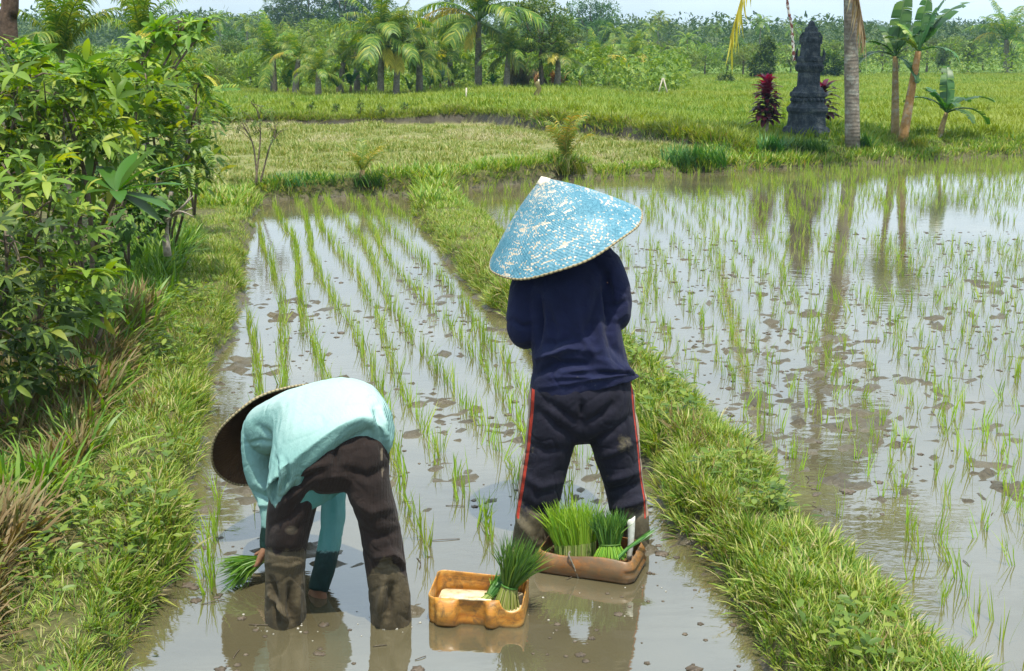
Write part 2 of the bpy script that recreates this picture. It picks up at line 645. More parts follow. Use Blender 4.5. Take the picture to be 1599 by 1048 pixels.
FALG = leafmat('fallow_grass', [(0.0, (0.10, 0.16, 0.02)), (0.45, (0.17, 0.21, 0.035)), (0.8, (0.30, 0.28, 0.10)), (1.0, (0.45, 0.40, 0.22))], 0.25, 0.6)
WEED = leafmat('weed_leaf', [(0.0, (0.06, 0.14, 0.018)), (0.5, (0.13, 0.24, 0.028)), (1.0, (0.26, 0.35, 0.05))], 0.35, 0.45)

rnd = random.Random(4)
tufts = [tuft_tmpl(10, 0.115, 0.0062, 0.040, rnd, (0.1, 0.9), (0.2, 1.3)) for _ in range(6)]
tufts_far = [tuft_tmpl(9, 0.16, 0.014, 0.07, rnd, (0.1, 0.9), (0.2, 1.0), 2) for _ in range(5)]


def sample_region(bounds, n, cond):
    """points in a rectangle kept where cond(x,y,z,zones) holds"""
    x0, x1, y0, y1 = bounds
    P = np.column_stack([rng.uniform(x0, x1, n), rng.uniform(y0, y1, n)])
    T_ = terrain(P)
    k = cond(P, *T_)
    return P[k], T_[0][k], T_[5][k]


def in_view(P, m=120):
    px, py, zc = to_px(np.column_stack([P, np.full(len(P), 0.2)]))
    return (zc > 0.3) & (px > -m) & (px < 1599 + m) & (py < 1048 + 2 * m)


def grassland(name, mat, tm, P, z, s0, s1, tilt=0.35, sz=None):
    g = Geo()
    n = len(P)
    which = rng.integers(0, len(tm), n)
    s = rng.uniform(s0, s1, n) * np.clip(0.15 + 1.7 * fbm(P[:, 0] * 1.7, P[:, 1] * 1.7, 3, 88), 0.4, 1.5)
    M = xf(P[:, 0], P[:, 1], z - 0.012, rng.uniform(0, 6.28, n), s, rng.uniform(0, tilt, n), rng.uniform(0, 6.28, n))
    for k, t in enumerate(tm):
        g.scatter(t, M[which == k])
    o = g.build(name, mat)
    return tag(o, kind='stuff')


# the three banks near the camera
P, z, d = sample_region((-2.6, 3.4, 2.0, 6.6), 90000, lambda P, z, b, fa, fi, fc, d: (d > 0.035) & (fbm(P[:, 0] * 5.5, P[:, 1] * 5.5, 3, 23) > 0.40) & in_view(P) & (rng.random(len(P)) < np.where(P[:, 0] < -1.3 - 0.10 * (P[:, 1] - 3), 0.25, 1.0)))
P2, z2, d2 = sample_region((-4.2, 3.0, 6.6, 17.5), 60000, lambda P, z, b, fa, fi, fc, d: (d > 0.03) & (d < 2.2) & (~fa) & (P[:, 0] > -4.1) & in_view(P))
g1 = grassland('bank_grass', GRASS, tufts, np.vstack([P, P2]), np.concatenate([z, z2]), 0.30, 0.76)
# edges hang over the water
PE, zE, dE = sample_region((-2.6, 3.6, 2.0, 16.5), 120000, lambda P, z, b, fa, fi, fc, d: (d > 0.02) & (d < 0.14) & in_view(P))
grassland('edge_grass', GRASS, tufts, PE, np.maximum(zE, 0.03), 0.45, 0.9, tilt=1.0)
# broad weeds among the grass of the left bank
leafq = (np.array([[0, 0, 0], [0.35, 0.2, 0.08], [0.35, -0.2, 0.08], [0.75, 0.16, 0.08], [0.75, -0.16, 0.08], [1, 0, 0.0], [0.35, 0, 0.03], [0.75, 0, 0.03]]),
         np.array([[0, 6, 1], [0, 2, 6], [3, 7, 5], [7, 4, 5]]), np.array([[1, 6, 7, 3], [6, 2, 4, 7]]))
PW, zW, dW = sample_region((-2.6, 3.4, 2.0, 9), 8000, lambda P, z, b, fa, fi, fc, d: (d > 0.05) & in_view(P) & (fbm(P[:, 0] * 2, P[:, 1] * 2, 2, 9) > 0.52))
g = Geo()
for k in range(5):
    n = len(PW)
    s = rng.uniform(0.025, 0.065, n)
    M = xf(PW[:, 0] + rng.normal(0, 0.03, n), PW[:, 1] + rng.normal(0, 0.03, n), zW + rng.uniform(0.02, 0.13, n), rng.uniform(0, 6.28, n), s, rng.uniform(-0.6, 0.6, n), rng.uniform(0, 6.28, n))
    g.scatter(leafq, M)
tag(g.build('bank_weeds', WEED), kind='stuff')
# dry grass under the bushes on the left
PD, zD, dD = sample_region((-3.2, -0.9, 2.4, 8.5), 22000, lambda P, z, b, fa, fi, fc, d: (d > 0.55) & in_view(P, 200) & (fbm(P[:, 0] * 1.4, P[:, 1] * 1.4, 3, 12) > 0.42 - 0.2 * (d > 0.8)))
grassland('dry_grass', DRYG, tufts, PD, zD, 1.0, 2.1, tilt=0.7)
PS, zS, dS = sample_region((-2.2, 3.4, 2.0, 12), 5200, lambda P, z, b, fa, fi, fc, d: (d > 0.06) & (d < 1.0) & in_view(P) & (fbm(P[:, 0] * 2.6, P[:, 1] * 2.6, 2, 19) > 0.52))
grassland('dry_blades', DRYG, tufts, PS, zS + 0.01, 0.4, 0.9, tilt=1.2)
PD, zD, dD = sample_region((-3.6, -1.0, 4.6, 12), 4200, lambda P, z, b, fa, fi, fc, d: (d > 0.5) & in_view(P, 200))
grassland('tall_grass', WEED, tufts, PD, zD, 1.2, 2.4, tilt=0.5)
PT, zT, _ = sample_region((-9, 4.5, 18, 32), 60000, lambda P, z, b, fa, fi, fc, d: fc & in_view(P))
PT2, zT2, _ = sample_region((-9, 4.5, 18, 32), 120000, lambda P, z, b, fa, fi, fc, d: fi & (beyond_step(P[:, 0], P[:, 1]) < 0.5) & in_view(P))
grassland('terrace_edge_grass', GRASS, tufts_far, PT2, zT2, 0.6, 1.1, tilt=0.9)
PX, zX, _ = sample_region((-6, 4.5, 17, 30), 60000, lambda P, z, b, fa, fi, fc, d: fa & (beyond_step(P[:, 0], P[:, 1]) > -4.5) & in_view(P) & (fbm(P[:, 0] * 1.2 + 4, P[:, 1] * 0.8, 3, 66) > 0.52 - 0.05 * (P[:, 0] > 0)))
STRAW = leafmat('pale_straw', [(0.0, (0.30, 0.25, 0.14)), (0.6, (0.46, 0.40, 0.26)), (1.0, (0.58, 0.53, 0.40))], 0.2, 0.7)
grassland('rice_stubble', STRAW, tufts_far, PX, zX, 0.25, 0.6, tilt=1.0)
# fallow field, field beyond
PF, zF, _ = sample_region((-16, 9, 15.5, 34), 95000, lambda P, z, b, fa, fi, fc, d: fa & (d > 0.1) & in_view(P) & (fbm(P[:, 0] * 0.9, P[:, 1] * 0.9, 3, 60) > 0.30))
grassland('fallow_grass', FALG, tufts_far, PF, zF, 0.30, 0.75)
PF, zF, _ = sample_region((-12, 14, 14.0, 25), 95000, lambda P, z, b, fa, fi, fc, d: (~fa) & (~fi) & (d > 0.04) & in_view(P))
grassland('far_bank_grass', GRASS, tufts_far, PF, zF, 0.5, 1.2)
PF, zF, _ = sample_region((-14, 22, 15.5, 44), 100000, lambda P, z, b, fa, fi, fc, d: fi & in_view(P))
PG, zG, _ = sample_region((-24, 36, 42, 84), 110000, lambda P, z, b, fa, fi, fc, d: fi & in_view(P, 40))
grassland('rice_field', FIELD, tufts_far, np.vstack([PF, PG]), np.concatenate([zF, zG]), 0.9, 1.5, tilt=0.25)

# ---------------------------------------------------------------- rice seedlings in rows
seed_t = []
for k in range(14):
    g = Geo()
    n = rnd.choice([4, 5, 5, 6, 7])
    daz = rnd.uniform(0, 6.28)
    for q in range(n):
        az = daz + rnd.gauss(0, 1.2)
        V, T, Q = blade_tmpl(rnd.uniform(0.10, 0.20), rnd.uniform(0.004, 0.0062), rnd.uniform(0.0, 0.30), rnd.uniform(0.05, 0.75), 4, az,
                             (rnd.gauss(0, 0.010), rnd.gauss(0, 0.010)), rnd.uniform(-0.4, 0.4))
        g.add(V, T, Q)
    seed_t.append(g.tmpl())

# row directions read from the ground: left paddy rows run from near right to far left
pts = []


def row_grid(p0, p1, spacing, along, poly, z, xr, jit, keep=1.0, edge=0.12):
    d = (p1 - p0)[:2]; d = d / np.linalg.norm(d)
    nrm = np.array([-d[1], d[0]])
    res = []
    for r in range(-xr, xr + 1):
        sph = rng.uniform(0, along)
        for q in np.arange(-30, 42, along):
            wob = 0.05 * math.sin(q * 0.9 + r * 2.1)
            p = p0[:2] + d * (q + sph) + nrm * (r * spacing + wob) + rng.normal(0, jit, 2)
            res.append(p)
    res = np.array(res)
    res = res[rng.random(len(res)) < keep]
    sd = poly_sd(res, poly)
    return res[sd < -edge]


pa0, pa1 = G(700, 800), G(430, 340)
SA = row_grid(G(694, 593), G(549, 364), 0.228, 0.082, A2, ZA, 30, 0.016, 0.93, 0.10)
pxA = to_px(np.column_stack([SA, np.zeros(len(SA))]))
# the near part is not planted yet: the planters stand in it
lim = np.interp(pxA[0], [200, 330, 420, 500, 640, 700, 800, 900, 1000, 1050, 1240], [960, 930, 700, 690, 885, 860, 840, 815, 800, 800, 640])
SA = SA[(pxA[1] < lim) & (pxA[2] > 1)]
SB = row_grid(G(1560, 860, ZB), G(1180, 420, ZB), 0.185, 0.115, B2, ZB, 140, 0.030, 0.86, 0.12)
pxB = to_px(np.column_stack([SB, np.zeros(len(SB))]))
SB = SB[(pxB[0] > -60) & (pxB[0] < 1680) & (pxB[1] < 1110) & (pxB[2] > 1)]
bareB = fbm(SB[:, 0] * 0.7, SB[:, 1] * 0.7, 3, 71)
SB = SB[bareB > 0.34]
seeds = np.vstack([np.column_stack([SA, np.full(len(SA), ZA), np.zeros(len(SA))]), np.column_stack([SB, np.full(len(SB), ZB), np.ones(len(SB))])])
px, py, zc = to_px(seeds[:, :3])
vis = (px > -20) & (px < 1620) & (py < 1075)
# those hidden behind the two planters are drawn by the rest
order = np.argsort(np.where(vis, zc, 1e6))
big, rest = order[:300], order[300:]
seed_me = [mesh_np('rice_seedling', t[0], [t[2], t[1]], True, [RICE]) for t in seed_t]
for k in big:
    x, y, zz_, which = seeds[k]
    o = link('rice_seedling', seed_me[rnd.randrange(len(seed_me))])
    s = rnd.uniform(0.85, 1.2)
    o.location = (x, y, zz_ - 0.012)
    o.rotation_euler = (rnd.gauss(0, 0.14), rnd.gauss(0, 0.14), rnd.uniform(0, 6.28))
    if which > 0.5: s *= 0.86
    o.scale = (s, s, s * rnd.uniform(0.9, 1.15))
    if which < 0.5:
        tag(o, 'thin green rice seedling in a row of the narrow left paddy where the planters work', 'rice seedling', 'rice seedlings nearest in the planted left paddy')
    else:
        tag(o, 'thin green rice seedling standing in open water of the wide right paddy', 'rice seedling', 'rice seedlings nearest in the wide right paddy')
g = Geo()
rs = seeds[rest]
wh = rng.integers(0, len(seed_t), len(rs))
dist = rs[:, 1]
s = rng.uniform(0.85, 1.2, len(rs)) * np.where(rs[:, 3] > 0.5, 0.84, 0.95)
M = xf(rs[:, 0], rs[:, 1], rs[:, 2] - 0.012, rng.uniform(0, 6.28, len(rs)), s, np.abs(rng.normal(0, 0.16, len(rs))), rng.uniform(0, 6.28, len(rs)))
for k, t in enumerate(seed_t):
    g.scatter(t, M[wh == k])
o = g.build('far_rice_seedlings', RICE)
tag(o, kind='stuff')
print('SEEDS', len(SA), len(SB), 'grass', len(P) + len(P2), len(PE), len(PF))
# ---------------------------------------------------------------- people
def limb(g, ctrl, ra, rb, hint=(1, 0, 0), n=22, seg=22, round_ends=(True, True), sq=2.0):
    ctrl = np.asarray(ctrl, float)
    C = curve3(ctrl, n)
    u = np.linspace(0, len(ctrl) - 1, n)
    k = np.arange(len(ctrl))
    A = np.interp(u, k, ra); B = np.interp(u, k, rb)
    # soften the linear steps
    for _ in range(2):
        A[1:-1] = (A[:-2] + 2 * A[1:-1] + A[2:]) / 4; B[1:-1] = (B[:-2] + 2 * B[1:-1] + B[2:]) / 4
    t = np.gradient(C, axis=0); t /= np.linalg.norm(t, axis=1)[:, None]
    h = np.asarray(hint, float)
    hh_ = np.tile(h, (n, 1)) if h.ndim == 1 else np.stack([np.interp(u, k, h[:, q]) for q in range(3)], 1)
    S = hh_ - t * (t * hh_).sum(1)[:, None]; S /= np.linalg.norm(S, axis=1)[:, None]
    W = np.cross(t, S)
    a = np.linspace(0, 2 * np.pi, seg, endpoint=False)
    ca_, sa_ = np.cos(a), np.sin(a)
    if sq != 2.0:
        e = 2.0 / sq
        ca_ = np.sign(ca_) * np.abs(ca_) ** e; sa_ = np.sign(sa_) * np.abs(sa_) ** e

    def ring(c, s, w, ra_, rb_):
        return c[None] + ca_[:, None] * s[None] * ra_ + sa_[:, None] * w[None] * rb_
    P = [ring(C[i], S[i], W[i], A[i], B[i]) for i in range(n)]
    if round_ends[0]:
        r = min(A[0], B[0])
        P = [ring(C[0] - t[0] * r * q, S[0], W[0], A[0] * f, B[0] * f) for q, f in ((0.92, 0.35), (0.7, 0.68), (0.35, 0.92))] + P
    if round_ends[1]:
        r = min(A[-1], B[-1])
        P = P + [ring(C[-1] + t[-1] * r * q, S[-1], W[-1], A[-1] * f, B[-1] * f) for q, f in ((0.35, 0.92), (0.7, 0.68), (0.92, 0.35))]
    rings(g, np.array(P))


def ball(g, c, r, hint=None):
    """ellipsoid, r = (rx,ry,rz), optional 3x3 axes"""
    c = np.asarray(c, float); r = np.broadcast_to(np.asarray(r, float), (3,))
    th = np.linspace(0, np.pi, 13)[1:-1]; a = np.linspace(0, 2 * np.pi, 18, endpoint=False)
    M = np.eye(3) if hint is None else np.asarray(hint)
    P = np.array([[np.array([r[0] * math.sin(p) * math.cos(q), r[1] * math.sin(p) * math.sin(q), -r[2] * math.cos(p)]) for q in a] for p in th])
    rings(g, P @ M.T + c)


def remeshed(g, voxel, smooth=4, name='cloth'):
    """the pieces in g fused into one continuous skin -> (V, faces)"""
    me = g.mesh(name)
    o = bpy.data.objects.new(name, me)
    COL.objects.link(o)
    md = o.modifiers.new('r', 'REMESH'); md.mode = 'VOXEL'; md.voxel_size = voxel; md.adaptivity = 0
    sm = o.modifiers.new('s', 'SMOOTH'); sm.factor = 0.5; sm.iterations = smooth + 2
    dg = bpy.context.evaluated_depsgraph_get()
    m2 = bpy.data.meshes.new_from_object(o.evaluated_get(dg))
    bpy.data.objects.remove(o); bpy.data.meshes.remove(me)
    return m2


def coords(me):
    V = np.empty(len(me.vertices) * 3, np.float32); me.vertices.foreach_get('co', V)
    Nn = np.empty(len(me.vertices) * 3, np.float32); me.vertices.foreach_get('normal', Nn)
    return V.reshape(-1, 3).astype(float), Nn.reshape(-1, 3).astype(float)


def set_coords(me, V):
    me.vertices.foreach_set('co', np.asarray(V, np.float32).ravel()); me.update()


def seg_dist(px, py, pts):
    d = np.full(len(px), 1e9)
    s = np.zeros(len(px))
    tot = 0
    L = [math.dist(pts[i], pts[i + 1]) for i in range(len(pts) - 1)]
    T = sum(L)
    for i in range(len(pts) - 1):
        a, b = np.array(pts[i], float), np.array(pts[i + 1], float)
        ab = b - a
        t = np.clip(((px - a[0]) * ab[0] + (py - a[1]) * ab[1]) / (ab @ ab), 0, 1)
        q = np.hypot(px - a[0] - t * ab[0], py - a[1] - t * ab[1])
        m = q < d
        d = np.where(m, q, d); s = np.where(m, (tot + t * L[i]) / T, s)
        tot += L[i]
    return d, s


def folds(me, lines, facing=True):
    """raise or sink cloth along drawn creases: (pts, amplitude m, width px)"""
    V, Nn = coords(me)
    px, py, _ = to_px(V)
    view = np.array([0, 0, CAM_H]) - V; view /= np.linalg.norm(view, axis=1)[:, None]
    f = np.clip((Nn * view).sum(1) * 2.0, 0, 1)
    D_ = np.zeros(len(V))
    for pts, amp, w in lines:
        d, s = seg_dist(px, py, pts)
        D_ += 2.2 * amp * np.exp(-(d / w) ** 2) * np.sin(np.pi * np.clip(s, 0.06, 0.94)) ** 0.5
    set_coords(me, V + Nn * (D_ * f)[:, None])


def crumple(me, amp, scale, stretch=(1, 1, 1), seed=0, mask=None):
    """soft swells and sharp cloth creases"""
    V, Nn = coords(me)
    st = np.asarray(stretch)
    d = np.array([mnoise.fractal(Vector((v * st) * scale + seed), 0.9, 2.0, 3) for v in V])
    W_ = np.array([[mnoise.noise(Vector(v * 5 + seed)), mnoise.noise(Vector(v * 5 + seed + 9)), mnoise.noise(Vector(v * 5 + seed + 17))] for v in V]) * 0.12
    r_ = np.array([abs(mnoise.noise(Vector(((v + w) * st * np.array([1.0, 1.0, 1.5])) * scale * 1.1 + seed + 31))) for v, w in zip(V, W_)])
    d = np.clip(d, -1, 1) - 0.55 * np.clip(1 - r_ * 6.0, 0, 1) ** 1.5
    if mask is not None: d *= mask(V)
    set_coords(me, V + Nn * (amp * d)[:, None])


def attr(me, name, arr):
    a = me.color_attributes.new(name, 'FLOAT_COLOR', 'POINT')
    b = np.zeros((len(me.vertices), 4), np.float32); b[:, :arr.shape[1]] = arr; b[:, 3] = 1
    a.data.foreach_set('color', b.ravel())


def localise(me, base):
    V, _ = coords(me); set_coords(me, V - np.asarray(base))


def shade_smooth(me):
    me.polygons.foreach_set('use_smooth', np.full(len(me.polygons), True)); me.update()


def hand(g, wrist, fwd, palm_n, side, size=0.085, curl=0.7):
    """palm and five separate bent fingers. fwd along the hand, palm_n out of the palm, side = towards the thumb"""
    w = np.asarray(wrist, float); f = np.asarray(fwd, float); f /= np.linalg.norm(f)
    n = np.asarray(palm_n, float); n -= f * (n @ f); n /= np.linalg.norm(n)
    s = np.cross(f, n); s = s if s @ np.asarray(side, float) > 0 else -s
    limb(g, [w, w + f * size * 0.5, w + f * size], [0.026, 0.036, 0.038], [0.020, 0.016, 0.013], hint=s, n=8, seg=14)
    for k, L in enumerate((0.066, 0.074, 0.070, 0.055)):
        b = w + f * size * 0.98 + s * (0.030 - 0.020 * k)
        c = curl * (0.8 + 0.13 * k)
        pts = [b - f * 0.012, b]
        d = f.copy(); p = b
        for q, frac in enumerate((0.45, 0.32, 0.23)):
            ang = c * (q + 1) * 0.55
            d = f * math.cos(ang) + n * math.sin(ang) + s * (0.05 - 0.035 * k)
            d /= np.linalg.norm(d)
            p = p + d * L * frac; pts.append(p)
        limb(g, pts, [0.0088, 0.0088, 0.0082, 0.0076, 0.0064], [0.0086, 0.0086, 0.008, 0.0074, 0.0062], hint=s, n=14, seg=10)
    b = w + f * size * 0.28 + s * 0.028
    limb(g, [b, b + s * 0.018 + f * 0.022 + n * 0.008, b + s * 0.027 + f * 0.046 + n * 0.018, b + s * 0.027 + f * 0.064 + n * 0.030],
         [0.012, 0.0105, 0.009, 0.0075], [0.012, 0.0105, 0.009, 0.0075], hint=n, n=12, seg=10)


def head_parts(g, c, up, face):
    """skull with brow, nose, mouth, chin and ears"""
    c = np.asarray(c, float); u = np.asarray(up, float); u /= np.linalg.norm(u)
    f = np.asarray(face, float); f -= u * (f @ u); f /= np.linalg.norm(f)
    s = np.cross(f, u)
    M = np.stack([s, f, u], 1)
    ball(g, c + u * 0.025 - f * 0.008, (0.073, 0.092, 0.088), M)
    ball(g, c - u * 0.045 + f * 0.028, (0.055, 0.060, 0.066), M)
    limb(g, [c + f * 0.085 + u * 0.022, c + f * 0.100 - u * 0.002, c + f * 0.106 - u * 0.022], [0.008, 0.011, 0.016], [0.008, 0.012, 0.012], hint=s, n=8, seg=10)
    for k in (-1, 1):
        ball(g, c + s * 0.031 * k + f * 0.071 + u * 0.014, (0.013, 0.010, 0.009), M)
        limb(g, [c + s * 0.012 * k + f * 0.086 + u * 0.030, c + s * 0.046 * k + f * 0.074 + u * 0.032], [0.007, 0.005], [0.006, 0.005], hint=u, n=5, seg=8)
        limb(g, [c + s * 0.072 * k - u * 0.028 - f * 0.006, c + s * 0.080 * k - f * 0.014, c + s * 0.078 * k + u * 0.024 - f * 0.018], [0.007, 0.010, 0.008], [0.013, 0.019, 0.013], hint=s, n=8, seg=10)
    for zz_, w in ((-0.046, 0.009), (-0.056, 0.008)):
        limb(g, [c - s * 0.024 + f * 0.080 + u * zz_, c + f * 0.090 + u * zz_, c + s * 0.024 + f * 0.080 + u * zz_], [0.005, w * 0.8, 0.005], [0.004, w * 0.7, 0.004], hint=u, n=8, seg=8)
    ball(g, c - u * 0.088 + f * 0.062, (0.022, 0.018, 0.018), M)


def hair_parts(g, c, up, face):
    c = np.asarray(c, float); u = np.asarray(up, float); u /= np.linalg.norm(u)
    f = np.asarray(face, float); f -= u * (f @ u); f /= np.linalg.norm(f)
    s = np.cross(f, u); M = np.stack([s, f, u], 1)
    ball(g, c + u * 0.034 - f * 0.020, (0.077, 0.088, 0.086), M)
    ball(g, c - u * 0.030 - f * 0.052, (0.064, 0.046, 0.062), M)


# ---- materials
def skinmat():
    m, nt, out = newmat('tanned_skin')
    c = ramp(nt, noise_tex(nt, 14, 4), [(0.3, (0.20, 0.095, 0.05)), (0.7, (0.30, 0.155, 0.09))])
    principled(nt, out, c, 0.5, bump(nt, noise_tex(nt, 160, 2), 0.15, 0.002), spec=0.4)
    return m


def clothmat(name, stops, attr_cols, rough=0.85, weave=420, wear=7.0, sheen=0.0, soft=False):
    """woven cloth; attribute channels mix in stains, stripes, tones and painted light"""
    m, nt, out = newmat(name)
    c = ramp(nt, noise_tex(nt, wear, 5, 0.65), stops)
    va = nt.nodes.new('ShaderNodeVertexColor'); va.layer_name = 'paint'
    sc = nt.nodes.new('ShaderNodeSeparateColor'); nt.links.new(va.outputs['Color'], sc.inputs[0])
    rr = None
    spk = noise_tex(nt, 55, 4, 0.7)
    for k, col in enumerate(attr_cols):
        if col is None: continue
        fac = sc.outputs[k]
        if k == 0:
            f2 = math_(nt, 'MULTIPLY_ADD', math_(nt, 'SUBTRACT', spk, 0.5), 0.9, fac)
            fac = ramp(nt, f2, [(0.38, (0, 0, 0)), (0.62, (1, 1, 1))])
            rr = fac
            col = ramp(nt, noise_tex(nt, 16, 5, 0.65), [(0.3, tuple(v * 0.6 for v in col)), (0.55, col), (0.75, tuple(min(1, v * 1.5) for v in col))])
        else:
            fac = fac if soft else ramp(nt, fac, [(0.42, (0, 0, 0)), (0.58, (1, 1, 1))])
        c = mixc(nt, fac, c, col)
    wv = nt.nodes.new('ShaderNodeTexWave'); wv.inputs['Scale'].default_value = weave / 6; wv.inputs['Distortion'].default_value = 2.0
    tcc = nt.nodes.new('ShaderNodeTexCoord'); nt.links.new(tcc.outputs['Object'], wv.inputs['Vector'])
    h = math_(nt, 'ADD', math_(nt, 'MULTIPLY', wv.outputs['Fac'], 0.25), noise_tex(nt, 30, 5, 0.62, distortion=1.2))
    rough_s = rough if rr is None else math_(nt, 'MULTIPLY_ADD', rr, -0.25, rough)
    p = principled(nt, out, c, rough_s, bump(nt, h, 0.6, 0.010), spec=0.25)
    p.inputs['Sheen Weight'].default_value = sheen
    p.inputs['Sheen Roughness'].default_value = 0.5
    return m


SKIN = skinmat()
HAIR, nt, out = newmat('black_hair')
principled(nt, out, (0.012, 0.010, 0.009), 0.4, bump(nt, noise_tex(nt, 120, 3), 0.6, 0.004))

NAVY = clothmat('navy_shirt_cloth', [(0.3, (0.004, 0.006, 0.026)), (0.55, (0.007, 0.010, 0.042)), (0.8, (0.014, 0.020, 0.062))], [(0.16, 0.15, 0.15)], 0.9, sheen=0.04)
TRACK = clothmat('dark_track_trousers', [(0.3, (0.0055, 0.0055, 0.012)), (0.6, (0.011, 0.0105, 0.022)), (0.8, (0.024, 0.023, 0.036))],
                 [(0.105, 0.088, 0.055), (0.40, 0.036, 0.017), (0.38, 0.28, 0.21)], 0.8, sheen=0.02)
TEAL = clothmat('teal_shirt_cloth', [(0.3, (0.15, 0.30, 0.28)), (0.55, (0.19, 0.345, 0.325)), (0.8, (0.235, 0.385, 0.365))],
                [(0.008, 0.030, 0.026), (0.045, 0.22, 0.20), (0.46, 0.58, 0.56)], 0.85, wear=4.0, soft=True)  # last colour is the highlight painted on the back
BROWN = clothmat('dark_brown_trousers', [(0.3, (0.011, 0.0065, 0.0055)), (0.6, (0.021, 0.013, 0.011)), (0.8, (0.042, 0.029, 0.024))],
                 [(0.072, 0.056, 0.031), None, (0.15, 0.12, 0.085)], 0.85, sheen=0.05)


def hat(parent, base, center, axis, Rr, h, mat_out, mat_in, mat_rim, cap_mat=None):
    """conical woven hat: shell (outer and inner skin), bound rim, apex patch"""
    axis = np.asarray(axis, float); axis /= np.linalg.norm(axis)
    q = Vector(axis).to_track_quat('Z', 'Y').to_matrix()
    q = np.array(q)
    seg, nr = 96, 26
    a = np.linspace(0, 2 * np.pi, seg, endpoint=False)

    def skin(off, flip):
        P = []
        for k in range(nr + 1):
            t = 0.012 + (1 - 0.012) * k / nr
            r = Rr * t
            zz_ = h * (1 - t) - 0.016 * math.sin(math.pi * t) * -1.0
            wob = 0.004 * np.sin(a * 3 + 1.0) * t + 0.003 * np.sin(a * 7) * t
            P.append(np.stack([r * np.cos(a), r * np.sin(a), np.full(seg, zz_) - off + wob], 1))
        P = np.array(P)
        g = Geo(); rings(g, P, True, False)
        apex = np.array([[0, 0, h - off + 0.002]])
        V, T, Q_ = g.tmpl()
        V = np.vstack([V, apex]); T = np.array([[len(V) - 1, j, (j + 1) % seg] for j in range(seg)])
        if flip: Q_ = Q_[:, ::-1]; T = T[:, ::-1]
        return V, T, Q_
    c = np.asarray(center) - base
    g = Geo(); V, T, Q_ = skin(0, True); g.add(V, T, Q_)
    me = g.mesh('conical_hat', True, [mat_out])
    o = link('conical_hat', me, parent)
    M4 = Matrix.Identity(4)
    for r_ in range(3):
        for c_ in range(3): M4[r_][c_] = q[r_, c_]
        M4[r_][3] = c[r_]
    o.matrix_local = M4
    g = Geo(); V, T, Q_ = skin(0.006, False); g.add(V, T, Q_)
    link('hat_lining', g.mesh('hat_lining', True, [mat_in]), o)
    g = Geo()
    aa = np.linspace(0, 2 * np.pi, 240, endpoint=True)
    wob = 0.004 * np.sin(aa * 3 + 1.0) + 0.003 * np.sin(aa * 7)
    rr_ = 0.0046 + 0.0007 * np.sin(aa * 60)
    pth = np.stack([(Rr - 0.001) * np.cos(aa), (Rr - 0.001) * np.sin(aa), wob - 0.003], 1)
    tube(g, pth, rr_, 8, False)
    link('hat_rim', g.mesh('hat_rim', True, [mat_rim]), o)
    if cap_mat:
        g = Geo()
        P = []
        for k, (t, up_) in enumerate(((0.002, 0.006), (0.03, 0.005), (0.06, 0.004), (0.085, 0.003), (0.092, -0.002))):
            rw = Rr * t * (1 + 0.10 * np.sin(a * 5) + 0.06 * np.sin(a * 11))
            P.append(np.stack([rw * np.cos(a), rw * np.sin(a), h * (1 - rw / Rr) + 0.016 * np.sin(np.pi * rw / Rr) + up_], 1))
        rings(g, np.array(P), True, True)
        link('hat_tip', g.mesh('hat_tip', True, [cap_mat]), o)
    return o


def hat_coords(nt):
    tcx = nt.nodes.new('ShaderNodeTexCoord')
    sx = nt.nodes.new('ShaderNodeSeparateXYZ'); nt.links.new(tcx.outputs['Object'], sx.inputs[0])
    ang = math_(nt, 'ARCTAN2', sx.outputs[1], sx.outputs[0])
    rad = math_(nt, 'SQRT', math_(nt, 'ADD', math_(nt, 'MULTIPLY', sx.outputs[0], sx.outputs[0]), math_(nt, 'MULTIPLY', sx.outputs[1], sx.outputs[1])))
    return tcx, sx, ang, rad


# blue painted hat
m, nt, out = newmat('flaking_blue_paint_on_bamboo')
tcx, sx, ang, rad = hat_coords(nt)
cmb = nt.nodes.new('ShaderNodeCombineXYZ')
nt.links.new(math_(nt, 'MULTIPLY', ang, 36.0), cmb.inputs[0]); nt.links.new(math_(nt, 'MULTIPLY', rad, 230.0), cmb.inputs[1])
vor = nt.nodes.new('ShaderNodeTexVoronoi'); vor.inputs['Scale'].default_value = 1.0; vor.inputs['Randomness'].default_value = 0.7
vor.distance = 'CHEBYCHEV'
nt.links.new(cmb.outputs[0], vor.inputs['Vector'])
scv = nt.nodes.new('ShaderNodeSeparateColor'); nt.links.new(vor.outputs['Color'], scv.inputs[0])
cmb2 = nt.nodes.new('ShaderNodeCombineXYZ')
nt.links.new(math_(nt, 'MULTIPLY', ang, 11.0), cmb2.inputs[1]); nt.links.new(math_(nt, 'MULTIPLY', rad, 330.0), cmb2.inputs[0])
vor2 = nt.nodes.new('ShaderNodeTexVoronoi'); vor2.inputs['Scale'].default_value = 0.5; vor2.distance = 'CHEBYCHEV'
nt.links.new(cmb2.outputs[0], vor2.inputs['Vector'])
scv2 = nt.nodes.new('ShaderNodeSeparateColor'); nt.links.new(vor2.outputs['Color'], scv2.inputs[0])
big_n = noise_tex(nt, 7.5, 5, 0.62, vec=tcx.outputs['Object'])
apx = ramp(nt, rad, [(0.0, (1, 1, 1)), (0.10, (0.55,) * 3), (0.25, (0.34,) * 3), (0.31, (0.42,) * 3)])
thr = math_(nt, 'ADD', math_(nt, 'MULTIPLY', big_n, 0.8), math_(nt, 'MULTIPLY', apx, 0.42))
fl1 = math_(nt, 'GREATER_THAN', math_(nt, 'ADD', scv.outputs[0], thr), 1.47)
fl2 = math_(nt, 'GREATER_THAN', math_(nt, 'ADD', scv2.outputs[0], thr), 1.52)
fl = math_(nt, 'MAXIMUM', fl1, fl2)
